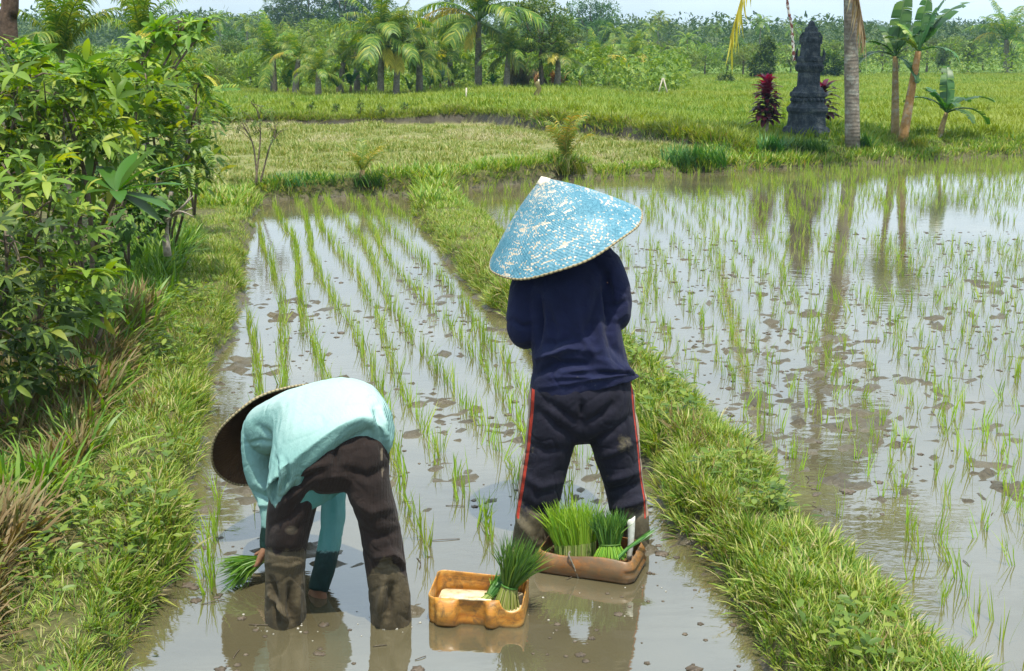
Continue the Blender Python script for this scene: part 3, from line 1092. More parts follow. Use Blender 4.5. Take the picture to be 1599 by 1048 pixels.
blue = ramp(nt, scv.outputs[1], [(0.0, (0.030, 0.135, 0.20)), (0.5, (0.052, 0.19, 0.26)), (1.0, (0.095, 0.25, 0.33))])
blue = mixc(nt, ramp(nt, big_n, [(0.4, (0, 0, 0)), (0.75, (0.5,) * 3)]), blue, (0.24, 0.42, 0.51))
straw = ramp(nt, scv.outputs[2], [(0.0, (0.42, 0.35, 0.25)), (1.0, (0.62, 0.56, 0.47))])
hc = mixc(nt, fl, blue, straw)
wvh = math_(nt, 'MULTIPLY', math_(nt, 'SINE', math_(nt, 'MULTIPLY', ang, 110.0)), math_(nt, 'SINE', math_(nt, 'MULTIPLY', rad, 560.0)))
hh = math_(nt, 'SUBTRACT', math_(nt, 'MULTIPLY', wvh, 0.5), math_(nt, 'MULTIPLY', fl, 0.35))
principled(nt, out, hc, 0.55, bump(nt, hh, 0.5, 0.003), spec=0.35)
HAT_BLUE = m
# weathered bamboo, lining, rim
m, nt, out = newmat('dark_bamboo_lining')
tcx, sx, ang, rad = hat_coords(nt)
wvh = math_(nt, 'MULTIPLY', math_(nt, 'SINE', math_(nt, 'MULTIPLY', ang, 90.0)), math_(nt, 'SINE', math_(nt, 'MULTIPLY', rad, 420.0)))
lc = ramp(nt, noise_tex(nt, 9, 5, vec=tcx.outputs['Object']), [(0.3, (0.050, 0.028, 0.016)), (0.7, (0.115, 0.068, 0.040))])
principled(nt, out, lc, 0.8, bump(nt, wvh, 0.6, 0.003), spec=0.2)
HAT_IN = m
m, nt, out = newmat('pale_bamboo_binding')
tcx, sx, ang, rad = hat_coords(nt)
st = math_(nt, 'SINE', math_(nt, 'MULTIPLY', ang, 105.0))
rc = ramp(nt, math_(nt, 'MULTIPLY_ADD', st, 0.5, 0.5), [(0.10, (0.14, 0.11, 0.06)), (0.4, (0.26, 0.21, 0.115)), (0.8, (0.34, 0.28, 0.16))])
principled(nt, out, rc, 0.6, spec=0.3)
HAT_RIM = m
m, nt, out = newmat('bare_bamboo_tip')
principled(nt, out, ramp(nt, noise_tex(nt, 60, 4), [(0.3, (0.5, 0.43, 0.32)), (0.7, (0.75, 0.70, 0.60))]), 0.7, bump(nt, noise_tex(nt, 130, 3), 0.7, 0.004))
HAT_TIP = m
m, nt, out = newmat('weathered_bamboo')
principled(nt, out, ramp(nt, noise_tex(nt, 25, 5), [(0.3, (0.22, 0.16, 0.09)), (0.7, (0.42, 0.34, 0.21))]), 0.7, bump(nt, noise_tex(nt, 90, 3), 0.5, 0.004))
HAT_STRAW = m

U_ = np.array([0, sp, cp]); F_ = np.array([0, cp, -sp]); X_ = np.array([1.0, 0, 0])

# ================================================================ standing planter
base = G(906, 852)
man = empty('person', base, 0, 'person standing with their back turned in navy shirt, dark striped trousers and blue cone hat', 'person')
Ym = 4.66


def LP(pts, s=387.0):
    """(px,py,Y) -> world points"""
    return np.array([D(*p) for p in pts])


px2m = lambda y: (y * cp + 1.2 * sp) / F_PX
k_ = 1 / 387.0
# trousers
g = Geo()
limb(g, LP([(908, 592, Ym + .02), (908, 620, Ym), (908, 645, Ym)]), np.array([74, 82, 80]) * k_, np.array([48, 54, 50]) * k_, n=12, sq=2.3)
ball(g, D(874, 636, Ym - .045), (0.092, 0.088, 0.105)); ball(g, D(940, 636, Ym - .045), (0.092, 0.088, 0.105))
limb(g, LP([(869, 632, Ym), (863, 668, Ym), (857, 700, Ym), (847, 745, Ym - .005), (840, 790, Ym - .015), (833, 840, Ym - .02), (830, 880, Ym - .02)]),
     np.array([41, 40, 37, 34, 33, 32, 31]) * k_, np.array([46, 47, 43, 38, 38, 36, 33]) * k_)
limb(g, LP([(948, 632, Ym), (955, 668, Ym), (962, 700, Ym), (973, 745, Ym - .005), (979, 782, Ym - .01), (985, 815, Ym - .02), (986, 850, Ym - .02), (986, 890, Ym - .02)]),
     np.array([42, 41, 38, 31, 30, 28, 27, 26]) * k_, np.array([46, 47, 43, 38, 37, 34, 33, 32]) * k_)
tr = remeshed(g, 0.0050, 6)
folds(tr, [([(850, 625), (880, 645), (905, 662)], -.008, 7), ([(965, 625), (940, 648), (915, 662)], -.008, 7), ([(840, 640), (870, 668), (900, 682)], -.006, 6),
           ([(985, 650), (955, 675), (925, 690)], -.007, 6), ([(990, 690), (960, 705), (935, 715)], .006, 6), ([(1000, 735), (970, 745), (945, 752)], .007, 6),
           ([(1003, 755), (975, 763), (950, 768)], -.009, 6), ([(1005, 778), (982, 786), (955, 795)], .014, 7), ([(1008, 800), (985, 803)], -.006, 5),
           ([(962, 800), (972, 825), (970, 850)], -.010, 5), ([(975, 795), (958, 815), (957, 845)], .008, 5),
           ([(825, 690), (850, 705), (885, 700)], -.005, 7), ([(822, 745), (845, 760), (875, 752)], .006, 7), ([(812, 780), (835, 800), (862, 796)], -.008, 7),
           ([(806, 805), (825, 830), (835, 850)], .010, 6), ([(845, 800), (855, 825), (858, 850)], -.008, 5), ([(908, 628), (908, 655)], -.010, 5)])
crumple(tr, 0.006, 8.0, (1, 1, 0.6), 3)
V, Nn = coords(tr)
pxx, pyy, _ = to_px(V)
mud = sstep(0.26, 0.10, V[:, 2] - 0.10 * (fbm(V[:, 0] * 22, V[:, 2] * 14, 3, 8) - 0.5))
mud = np.maximum(mud, 0.62 * np.exp(-(((pxx - 975) / 17) ** 2 + ((pyy - 694) / 20) ** 2)))
mud = np.maximum(mud, 0.45 * np.exp(-(((pxx - 832) / 7) ** 2 + ((pyy - 702) / 10) ** 2)))
mud = np.maximum(mud, 0.36 * np.exp(-(((pxx - 950) / 14) ** 2 + ((pyy - 745) / 12) ** 2)))
mud = np.maximum(mud, 0.30 * np.exp(-(((pxx - 870) / 12) ** 2 + ((pyy - 735) / 22) ** 2)))
mud = np.maximum(mud, 0.17)
# stripes down the outer seams
yy_ = pyy
lx = np.interp(yy_, [600, 640, 700, 760, 800, 850], [828, 826, 820, 811, 804, 800])
rx_ = np.interp(yy_, [600, 640, 700, 745, 780, 850], [990, 993, 1000, 1004, 1010, 1013])
left = pxx < 908
e = np.where(left, pxx - lx, rx_ - pxx)
above = (V[:, 2] > 0.14)
red = 0.92 * (sstep(2.0, 3.5, e) * sstep(8.5, 6.5, e)) * above * np.where(left, 1.0, sstep(5.5, 4.5, e))
white = 0.8 * (np.maximum(sstep(3.0, 1.0, e), sstep(6.2, 6.8, e) * sstep(8.2, 7.4, e) * 0)) * above
attr(tr, 'paint', np.stack([mud, red, white], 1))
localise(tr, base); shade_smooth(tr); tr.materials.append(TRACK)

# shirt
g = Geo()
limb(g, LP([(909, 607, Ym), (907, 585, Ym), (904, 560, Ym + .01), (899, 520, Ym + .035), (893, 470, Ym + .075), (888, 432, Ym + .12), (884, 412, Ym + .15)]),
     np.array([80, 76, 70, 69, 71, 66, 38]) * k_, np.array([50, 49, 47, 47, 49, 44, 34]) * k_, n=28, seg=32, round_ends=(False, True), sq=2.35)
limb(g, LP([(884, 428, Ym + .14), (915, 412, Ym + .13), (940, 413, Ym + .11), (958, 448, Ym + .07), (963, 478, Ym + .05), (962, 494, Ym + .07), (950, 500, Ym + .17), (926, 496, Ym + .28)]),
     np.array([30, 31, 28, 24, 22, 22, 19, 15]) * k_, np.array([30, 33, 30, 26, 25, 24, 20, 16]) * k_, hint=(1, 0.3, 0), n=30)
limb(g, LP([(884, 430, Ym + .14), (850, 426, Ym + .13), (828, 440, Ym + .11), (817, 478, Ym + .07), (815, 508, Ym + .05), (820, 521, Ym + .07), (838, 518, Ym + .17), (868, 508, Ym + .28)]),
     np.array([30, 31, 28, 24, 22, 22, 19, 15]) * k_, np.array([30, 33, 30, 26, 25, 24, 20, 16]) * k_, hint=(1, -0.3, 0), n=30)
limb(g, LP([(884, 430, Ym + .14), (877, 408, Ym + .175)]), np.array([36, 25]) * k_, np.array([34, 25]) * k_, n=6, round_ends=(True, False))
sh = remeshed(g, 0.0050, 5)
folds(sh, [([(838, 560), (880, 545), (930, 548)], .009, 7), ([(835, 585), (870, 568), (910, 570), (955, 585)], -.010, 6), ([(880, 582), (920, 575), (965, 580)], .010, 6), ([(842, 535), (870, 540), (905, 528)], -.006, 7),
           ([(975, 560), (955, 540), (945, 505)], -.007, 6), ([(955, 580), (940, 545), (935, 500)], .006, 8), ([(990, 588), (970, 575)], .012, 8),
           ([(838, 540), (842, 500), (842, 460)], -.016, 6), ([(955, 515), (950, 470), (946, 430)], -.016, 6),
           ([(800, 500), (815, 510), (832, 508)], -.006, 5), ([(980, 470), (965, 478), (952, 476)], -.006, 5), ([(978, 490), (962, 498), (950, 494)], .005, 5),
           ([(860, 590), (900, 592), (950, 600)], .005, 5), ([(845, 605), (900, 603), (985, 593)], .004, 4), ([(850, 470), (868, 520), (862, 560)], -.005, 6), ([(938, 440), (925, 500), (905, 550)], -.005, 7), ([(842, 560), (870, 552), (895, 535)], .006, 6), ([(900, 470), (905, 520), (930, 560), (972, 578)], .005, 6)])
crumple(sh, 0.006, 7.0, (1, 1, 0.7), 9)
# hem tilts up to the right and its corner flares
V, Nn = coords(sh)
pxx, pyy, _ = to_px(V)
hemw = sstep(575, 606, pyy)
V[:, 2] += hemw * ((pxx - 828) / 160.0 * 0.040 - 0.004)
V[:, 0] += hemw * 0.020 * sstep(950, 990, pxx)
set_coords(sh, V)
spots = np.where(fbm(V[:, 0] * 60, V[:, 2] * 60, 2, 3) > 0.80, 0.25, 0.0) * sstep(0.75, 0.6, V[:, 2] - 0.1)
attr(sh, 'paint', np.stack([0.18 + spots, 0 * spots, 0 * spots], 1))
localise(sh, base); shade_smooth(sh); sh.materials.append(NAVY)

# body
g = Geo()
limb(g, LP([(908, 650, Ym), (906, 600, Ym + .01), (896, 500, Ym + .06), (888, 438, Ym + .13)]), [0.12, 0.125, 0.135, 0.09], [0.085, 0.085, 0.09, 0.07])
for xs_ in ((869, 857, 847, 838, 832, 829), (948, 962, 973, 982, 986, 986)):
    limb(g, LP([(xs_[0], 640, Ym), (xs_[1], 700, Ym), (xs_[2], 750, Ym), (xs_[3], 800, Ym - .015), (xs_[4], 850, Ym - .02), (xs_[5], 905, Ym - .02)]),
         [0.075, 0.07, 0.052, 0.05, 0.042, 0.036], [0.08, 0.075, 0.06, 0.055, 0.045, 0.04])
    f0 = D(xs_[5], 905, Ym - .02)
    limb(g, [f0 + [0, -.05, -.01], f0 + [0, .05, -.025], f0 + [0, .17, -.04]], [0.035, 0.045, 0.045], [0.035, 0.03, 0.018])
limb(g, LP([(930, 418, Ym + .12), (957, 448, Ym + .07), (962, 490, Ym + .06), (950, 499, Ym + .17), (930, 496, Ym + .27)]), [0.05, 0.042, 0.037, 0.033, 0.026], [0.05, 0.044, 0.038, 0.034, 0.026])
limb(g, LP([(838, 436, Ym + .12), (818, 474, Ym + .07), (817, 516, Ym + .06), (838, 517, Ym + .17), (864, 508, Ym + .27)]), [0.05, 0.042, 0.037, 0.033, 0.026], [0.05, 0.044, 0.038, 0.034, 0.026])
hR, hL = D(927, 495.5, Ym + .285), D(868, 507, Ym + .285)
hand(g, hR, (-0.55, 0.8, 0.05), (-0.8, -0.5, 0.1), (0, 0, 1), curl=0.9)
hand(g, hL, (0.55, 0.8, 0.05), (0.8, -0.5, 0.1), (0, 0, 1), curl=0.9)
rim_c = D(882, 372, 4.79)
el = math.asin(0.325)
toward = np.array([0, 0, CAM_H]) - rim_c; toward /= np.linalg.norm(toward)
nu = -0.354 * X_ + 0.935 * U_
nu = nu - toward * (nu @ toward); nu /= np.linalg.norm(nu)
hat_ax = math.cos(el) * nu + math.sin(el) * toward
hd = rim_c + hat_ax * 0.035
limb(g, [D(888, 432, Ym + .14), D(880, 410, Ym + .16), hd - hat_ax * 0.05], [0.062, 0.052, 0.05], [0.062, 0.055, 0.052])
head_parts(g, hd, hat_ax * 0.8 + np.array([0, 0.25, 0.3]), np.array([0.05, 0.9, -0.35]))
bd = remeshed(g, 0.0055, 2)
localise(bd, base); shade_smooth(bd); bd.materials.append(SKIN)
link('body', bd, man)
link('trousers', tr, man)
link('shirt', sh, man)
g = Geo(); hair_parts(g, hd, hat_ax * 0.8 + np.array([0, 0.25, 0.3]), np.array([0.05, 0.9, -0.35]))
hm = remeshed(g, 0.006, 3); localise(hm, base); shade_smooth(hm); hm.materials.append(HAIR)
link('hair', hm, man)
hat(man, base, rim_c, hat_ax, 0.315, 0.262, HAT_BLUE, HAT_IN, HAT_RIM, HAT_TIP)

# ================================================================ bending planter
base2 = G(525, 958)
wom = empty('person', base2, 0, 'person bending over to plant in a pale teal shirt and muddy brown trousers', 'person')
Y0 = 4.0
k2 = 1 / 446.0
g = Geo()
limb(g, LP([(520, 722, Y0 + .00), (518, 700, Y0 + .06), (508, 676, Y0 + .17)]), np.array([82, 85, 80]) * k2, np.array([50, 56, 50]) * k2, n=12, sq=2.3)
ball(g, D(482, 728, Y0 + .02), (0.098, 0.10, 0.105)); ball(g, D(562, 712, Y0 + .02), (0.102, 0.10, 0.105))
limb(g, LP([(478, 722, Y0 + .02), (463, 760, Y0), (451, 820, Y0 - .005), (446, 870, Y0), (446, 920, Y0 - .01), (446, 965, Y0 - .012), (446, 1010, Y0 - .012)]),
     np.array([42, 38.5, 34, 31.5, 31.5, 31.5, 31]) * k2, np.array([48, 44, 38, 36, 37, 38, 37]) * k2)
limb(g, LP([(567, 708, Y0 + .02), (575, 757, Y0), (590, 812, Y0 - .005), (600, 870, Y0), (606, 920, Y0 - .01), (610, 960, Y0 - .012), (612, 1010, Y0 - .012)]),
     np.array([41, 35, 31, 31.5, 33, 33, 33]) * k2, np.array([48, 44, 38, 37, 38, 38, 37]) * k2)
tr = remeshed(g, 0.0048, 6)
folds(tr, [([(425, 800), (450, 780), (490, 745)], .007, 6), ([(430, 775), (460, 755), (500, 735)], -.006, 6), ([(425, 822), (455, 805), (488, 770)], -.006, 6), ([(440, 760), (480, 735), (515, 722)], .005, 6),
           ([(420, 930), (438, 952), (450, 968)], .012, 4), ([(424, 905), (430, 950), (436, 970)], -.012, 5), ([(453, 915), (453, 945), (455, 968)], -.014, 5), ([(468, 915), (465, 945), (468, 968)], .006, 6),
           ([(590, 870), (610, 862), (628, 880)], .012, 6), ([(592, 880), (612, 876), (630, 890)], -.010, 5), ([(600, 905), (596, 935), (592, 962)], .011, 6), ([(612, 915), (610, 940), (604, 966)], -.014, 6), ([(632, 900), (636, 930), (634, 955)], .008, 5),
           ([(540, 735), (575, 745), (605, 730)], -.006, 8), ([(555, 780), (580, 800), (615, 790)], .006, 8), ([(562, 830), (590, 842), (622, 828)], -.006, 7), ([(420, 858), (448, 864), (482, 860)], -.007, 5), ([(420, 880), (448, 884), (480, 878)], .004, 6),
           ([(524, 690), (524, 738)], -.010, 6)])
crumple(tr, 0.006, 8.0, (1, 1, 0.6), 13)
V, Nn = coords(tr)
pxx, pyy, _ = to_px(V)
edge = np.where(pxx < 525, 862 + 3 * np.sin(pxx * 0.25) - 3, np.interp(pxx, [565, 580, 600, 615, 640], [905, 885, 868, 874, 905]))
mud = np.clip(sstep(-9, 12, pyy - edge + 26 * (fbm(V[:, 0] * 28, V[:, 2] * 16, 3, 28) - 0.5)), 0.20, 1.0)
pale = 0.75 * np.exp(-(((pxx - 597 - (pyy - 730) * 0.04) / 4.5) ** 2)) * sstep(690, 705, pyy) * sstep(775, 740, pyy) * (fbm(pxx * 0.2, pyy * 0.12, 3, 5) + 0.15)
pale = np.maximum(pale, 0.55 * np.exp(-(((pxx - 455) / 22) ** 2 + ((pyy - 828) / 16) ** 2)))
attr(tr, 'paint', np.stack([mud, 0 * mud, pale], 1))
localise(tr, base2); shade_smooth(tr); tr.materials.append(BROWN)

g = Geo()
# bent back: hem at the hips, then away from the camera and to the left
back = [D(516, 706, Y0 - .01), D(522, 680, Y0 + .09), D(514, 657, Y0 + .24), D(480, 658, Y0 + .37), D(446, 664, Y0 + .47), D(424, 668, Y0 + .53)]
limb(g, back, np.array([93, 95, 90, 84, 80, 56]) * k2, np.array([60, 66, 66, 58, 48, 38]) * k2, hint=[(1, .05, .40), (1, .12, .30), (1, .25, .2), (1, .25, .16), (1, .25, .16), (1, .25, .16)], n=30, seg=32, round_ends=(False, True), sq=2.3)
# arm on the left, hanging from the shoulder
limb(g, [D(446, 668, Y0 + .48), D(412, 672, Y0 + .46), D(404, 706, Y0 + .43), D(410, 746, Y0 + .40), D(422, 782, Y0 + .36), D(424, 815, Y0 + .31), D(418, 850, Y0 + .29)],
     np.array([34, 35, 30, 26.5, 22, 18, 15]) * k2, np.array([36, 38, 32, 28, 24, 18, 15]) * k2, n=30)
# arm seen between the legs
limb(g, [D(462, 670, Y0 + .50), D(494, 690, Y0 + .50), D(516, 735, Y0 + .46), D(521, 775, Y0 + .40), D(519, 825, Y0 + .32), D(509, 878, Y0 + .22), D(501, 905, Y0 + .185), D(497, 922, Y0 + .168)],
     np.array([32, 32, 25, 21, 20, 19, 17.5, 16]) * k2, np.array([34, 34, 27, 23, 21, 20, 17, 15]) * k2, n=34, round_ends=(True, False))
sh = remeshed(g, 0.0048, 5)
folds(sh, [([(438, 670), (436, 700), (432, 728)], -.020, 7), ([(445, 665), (447, 690), (440, 715)], .008, 5), ([(452, 668), (458, 690), (447, 722)], -.008, 5), ([(462, 672), (462, 700), (446, 728)], .007, 5),
           ([(470, 690), (462, 712), (446, 734)], -.006, 5), ([(395, 690), (415, 700), (430, 715)], .004, 6), ([(402, 665), (420, 680), (432, 705)], -.007, 6), ([(385, 692), (408, 688), (425, 694)], -.005, 3),
           ([(396, 768), (412, 778), (425, 775)], -.007, 5), ([(404, 788), (418, 790), (428, 782)], .008, 5), ([(402, 755), (415, 765), (428, 758)], .006, 5),
           ([(445, 728), (500, 695), (575, 672)], -.006, 6), ([(595, 640), (602, 670), (606, 695)], .006, 5), ([(585, 635), (592, 662), (596, 682)], -.005, 5), ([(575, 640), (583, 668)], .004, 5),
           ([(470, 690), (520, 668), (570, 650)], .005, 10), ([(512, 750), (514, 800), (512, 850)], -.002, 4), ([(522, 750), (526, 800), (522, 840)], .003, 4)])
crumple(sh, 0.0045, 7.0, (1, 1, 1), 19)
V, Nn = coords(sh)
pxx, pyy, _ = to_px(V)
# the hem hangs lower over the left hip
w_ = sstep(Y0 + .22, Y0 + .0, V[:, 1]) * sstep(585, 440, pxx) * (pyy < 800)
V[:, 1] -= 0.115 * w_
V[:, 2] -= 0.085 * w_
set_coords(sh, V)
V, Nn = coords(sh)
pxx, pyy, _ = to_px(V)
deep = V[:, 1] < Y0 + .62
isR = (pxx > 470) & (pyy > 735)
isL = (pxx < 440) & (pyy > 800)
wet = sstep(850, 872, pyy) * isR + isL * sstep(812, 835, pyy)
wet = np.clip(wet, 0.2, 1) * 1.0
deepteal = isR * (wet < 0.45) * (0.62 + 0.35 * (fbm(pxx * 0.15, pyy * 0.03, 2, 4) - 0.5))
top_light = 0.62 * sstep(0.35, 0.95, Nn[:, 2]) * sstep(720, 640, pyy) * (0.35 * fbm(V[:, 0] * 6, V[:, 1] * 6, 3, 6) + 0.9)  # upward side whitened: sun highlight put into the cloth colour
attr(sh, 'paint', np.stack([wet, deepteal, top_light], 1))
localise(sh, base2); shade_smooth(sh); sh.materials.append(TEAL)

g = Geo()
limb(g, [D(520, 722, Y0 + .03), D(512, 675, Y0 + .17), D(480, 662, Y0 + .36), D(430, 668, Y0 + .52)], [0.13, 0.13, 0.13, 0.08], [0.075, 0.085, 0.08, 0.06])
for xs_ in ((478, 462, 451, 446, 446, 446), (567, 576, 591, 601, 608, 612)):
    limb(g, LP([(xs_[0], 728, Y0 + .02), (xs_[1], 770, Y0), (xs_[2], 825, Y0), (xs_[3], 880, Y0 - .005), (xs_[4], 950, Y0 - .012), (xs_[5], 1015, Y0 - .012)]),
         [0.065, 0.06, 0.048, 0.045, 0.04, 0.036], [0.07, 0.065, 0.052, 0.05, 0.042, 0.04])
    f0 = D(xs_[5], 1015, Y0 - .012)
    limb(g, [f0 + [0, -.05, -.01], f0 + [0, .05, -.02], f0 + [0, .16, -.035]], [0.035, 0.045, 0.045], [0.035, 0.03, 0.018])
limb(g, [D(446, 668, Y0 + .48), D(412, 678, Y0 + .46), D(410, 746, Y0 + .40), D(422, 790, Y0 + .35), D(418, 846, Y0 + .29)], [0.04, 0.045, 0.037, 0.032, 0.025], [0.04, 0.045, 0.038, 0.032, 0.025])
limb(g, [D(462, 672, Y0 + .50), D(496, 694, Y0 + .50), D(520, 770, Y0 + .41), D(511, 870, Y0 + .23), D(498, 918, Y0 + .172)], [0.036, 0.038, 0.026, 0.024, 0.024], [0.036, 0.038, 0.027, 0.025, 0.024])
hl = D(417, 852, Y0 + .285); hr = D(497.5, 915, Y0 + .175)
hand(g, hl, (-0.45, 0.05, -0.9), (-0.9, 0.1, 0.4), (0.1, 0.9, 0), size=0.075, curl=1.25)
hand(g, hr, (0.02, -0.06, -1), (0.4, 0.8, 0), (-1, 0.2, 0), size=0.075, curl=0.5)
rim2 = D(430, 680, Y0 + .74)
view2 = rim2 - np.array([0, 0, CAM_H]); view2 /= np.linalg.norm(view2)
m2 = -0.521 * X_ + 0.853 * U_
m2 = m2 - view2 * (m2 @ view2); m2 /= np.linalg.norm(m2)
ax2 = 0.607 * view2 + 0.795 * m2
hd2 = rim2 + ax2 * 0.010
fc2 = np.array([-0.15, 0.35, -0.9])
limb(g, [D(440, 668, Y0 + .50), D(428, 674, Y0 + .58), hd2 - ax2 * 0.05], [0.055, 0.05, 0.048], [0.055, 0.05, 0.05])
head_parts(g, hd2, ax2, fc2)
bd = remeshed(g, 0.0055, 2)
V, _ = coords(bd)
localise(bd, base2); shade_smooth(bd); bd.materials.append(SKIN)
link('body', bd, wom)
link('trousers', tr, wom)
link('shirt', sh, wom)
g = Geo(); hair_parts(g, hd2, ax2, fc2)
hm = remeshed(g, 0.006, 3); localise(hm, base2); shade_smooth(hm); hm.materials.append(HAIR)
link('hair', hm, wom)
R2 = 105 / F_PX * ((rim2[1]) * cp + (CAM_H - rim2[2]) * sp)
hat(wom, base2, rim2, ax2, R2, R2 * 0.70, HAT_STRAW, HAT_IN, HAT_RIM, None)
print('HATS', rim_c, hat_ax, rim2, ax2, R2)
# ---------------------------------------------------------------- crates cut from jerrycans
def rrect(Lx, Ly, r, n=14):
    """rounded rectangle outline, counter-clockwise, starting at the front left"""
    P = []
    for cx_, cy_, a0 in ((Lx / 2 - r, -Ly / 2 + r, -90), (Lx / 2 - r, Ly / 2 - r, 0), (-Lx / 2 + r, Ly / 2 - r, 90), (-Lx / 2 + r, -Ly / 2 + r, 180)):
        a = np.radians(np.linspace(a0, a0 + 90, 9))
        arc = np.stack([cx_ + r * np.cos(a), cy_ + r * np.sin(a)], 1)
        if P:
            q = P[-1][-1]
            m = np.linspace(0, 1, n + 2)[1:-1, None]
            P.append(q + (arc[0] - q) * m)
        P.append(arc)
    q, s = P[-1][-1], P[0][0]
    m = np.linspace(0, 1, n + 2)[1:-1, None]
    P.append(q + (s - q) * m)
    return np.concatenate(P)


def tray(name, Lx, Ly, r, rim_h, th, bulge, mat, parent, floor=0.012):
    base_o = rrect(Lx, Ly, r, 26)
    n = len(base_o)
    nrm = np.roll(base_o, -1, 0) - np.roll(base_o, 1, 0)
    nrm = np.stack([nrm[:, 1], -nrm[:, 0]], 1); nrm /= np.linalg.norm(nrm, axis=1)[:, None]
    H = np.array([rim_h(x, y) for x, y in base_o])
    P = []
    outer = ((0.0, -0.022), (0.03, -0.014), (0.08, -0.006), (0.16, -0.001)) + tuple((t, 0.0) for t in np.linspace(0.24, 0.97, 14)) + ((1.0, -0.0012),)
    for t, off in outer:
        z = H * t
        b = np.array([bulge(p[0], p[1], t) for p in base_o])
        q = base_o + nrm * (off + b)[:, None]
        P.append(np.column_stack([q, z]))
    for t, off in [(1.0, -th + 0.0012), (0.97, -th)] + [(t, -th) for t in np.linspace(0.9, 0.2, 10)]:
        z = floor + (H - floor) * t
        b = np.array([bulge(p[0], p[1], (floor + (h_ - floor) * t) / h_) for p, h_ in zip(base_o, H)])
        q = base_o + nrm * (off + b)[:, None]
        P.append(np.column_stack([q, z]))
    q = base_o + nrm * (-th - 0.014)
    P.append(np.column_stack([q, np.full(n, floor + 0.003)]))
    q = base_o * 0.55
    P.append(np.column_stack([q, np.full(n, floor)]))
    g = Geo(); rings(g, np.array(P), True, True)
    me = g.mesh(name, True, [mat])
    return link(name, me, parent)


def crate_mat(name, stops, mud_amt, inner=None):
    m, nt, out = newmat(name)
    mpx = nt.nodes.new('ShaderNodeMapping'); mpx.inputs['Scale'].default_value = (0.5, 0.5, 2.6)
    tcy = nt.nodes.new('ShaderNodeTexCoord'); nt.links.new(tcy.outputs['Object'], mpx.inputs['Vector'])
    n1 = noise_tex(nt, 11, 6, 0.68, vec=mpx.outputs[0]); n2 = noise_tex(nt, 34, 6, 0.7, distortion=0.6)
    c = ramp(nt, n1, stops)
    tcx = nt.nodes.new('ShaderNodeTexCoord')
    sx = nt.nodes.new('ShaderNodeSeparateXYZ'); nt.links.new(tcx.outputs['Object'], sx.inputs[0])
    grime = ramp(nt, n2, [(0.50 - mud_amt * 0.2, (0, 0, 0)), (0.70 - mud_amt * 0.1, (1, 1, 1))])
    c = mixc(nt, math_(nt, 'MULTIPLY', grime, 0.85), c, (0.10, 0.065, 0.030))
    base_d = ramp(nt, math_(nt, 'ADD', sx.outputs[2], math_(nt, 'MULTIPLY', n2, 0.05)), [(0.03, (0.9,) * 3), (0.05, (0, 0, 0))])
    c = mixc(nt, base_d, c, (0.06, 0.030, 0.012))
    if mud_amt > 0.5:
        md = ramp(nt, noise_tex(nt, 6, 5, 0.65), [(0.50, (0, 0, 0)), (0.66, (0.75,) * 3)])
        c = mixc(nt, md, c, (0.125, 0.088, 0.047))
    if inner:
        c = mixc(nt, 0.0, c, inner)
    p = principled(nt, out, c, ramp(nt, n2, [(0.3, (0.28,) * 3), (0.7, (0.6,) * 3)]), bump(nt, n2, 0.25, 0.004), spec=0.5)
    p.inputs['Subsurface Weight'].default_value = 0.15
    p.inputs['Subsurface Radius'].default_value = (0.02, 0.01, 0.004)
    return m


ORANGE = crate_mat('aged_orange_plastic', [(0.30, (0.34, 0.11, 0.014)), (0.5, (0.52, 0.23, 0.035)), (0.72, (0.64, 0.38, 0.11))], 0.2)
RUST = crate_mat('muddy_brown_plastic', [(0.34, (0.10, 0.040, 0.012)), (0.5, (0.26, 0.10, 0.020)), (0.66, (0.45, 0.20, 0.04))], 0.9)
m, nt, out = newmat('cream_plastic')
principled(nt, out, ramp(nt, noise_tex(nt, 22, 6, 0.7), [(0.32, (0.30, 0.20, 0.09)), (0.48, (0.66, 0.54, 0.34)), (0.7, (0.80, 0.70, 0.50))]), 0.5)
CREAM = m

# left, orange
FL, FR = G(667, 974), G(817, 982)
u = (FR - FL)[:2]; Lx = float(np.linalg.norm(u)); ang = math.atan2(u[1], u[0])
vdir = np.array([-math.sin(ang), math.cos(ang)])
LyA = 0.225
cen = (FL[:2] + FR[:2]) / 2 + vdir * (LyA / 2)
ob = empty('plastic_crate', (cen[0], cen[1], -0.012), ang, 'orange plastic crate cut from a jerrycan, floating beside the bending planter', 'crate')


def rimA(x, y):
    h = 0.112
    if y > LyA / 2 - 0.03: h = 0.108 - 0.02 * (x / Lx)
    elif x < -Lx / 2 + 0.02: h = 0.112
    # spout hole cut into the front right corner
    d = math.hypot(x - (Lx / 2 - 0.040), (y + LyA / 2) * 0.6)
    h -= 0.042 * max(0.0, 1 - (d / 0.042) ** 2) ** 0.5 if d < 0.042 else 0
    return h


def bulgeA(x, y, t):
    b = 0.0
    if y < -LyA / 2 + 0.03:
        s = math.sin(math.pi * min(max(t, 0), 1)) ** 0.5 if 0 < t < 1 else 0
        for c_, w_ in ((-Lx * 0.29, 0.042), (Lx * 0.17, 0.021)):
            q = (x - c_) / w_
            b += 0.034 * s * (1 - min(1, q * q)) ** 0.35 if abs(q) < 1 else 0
        q = (x + Lx * 0.05) / (Lx * 0.14)
        b -= 0.012 * s * (1 - min(1, abs(q)) ** 4) if abs(q) < 1 else 0
    if y > LyA / 2 - 0.03 and abs(x) < Lx * 0.36 and 0.3 < t < 0.85: b += 0.006
    return b


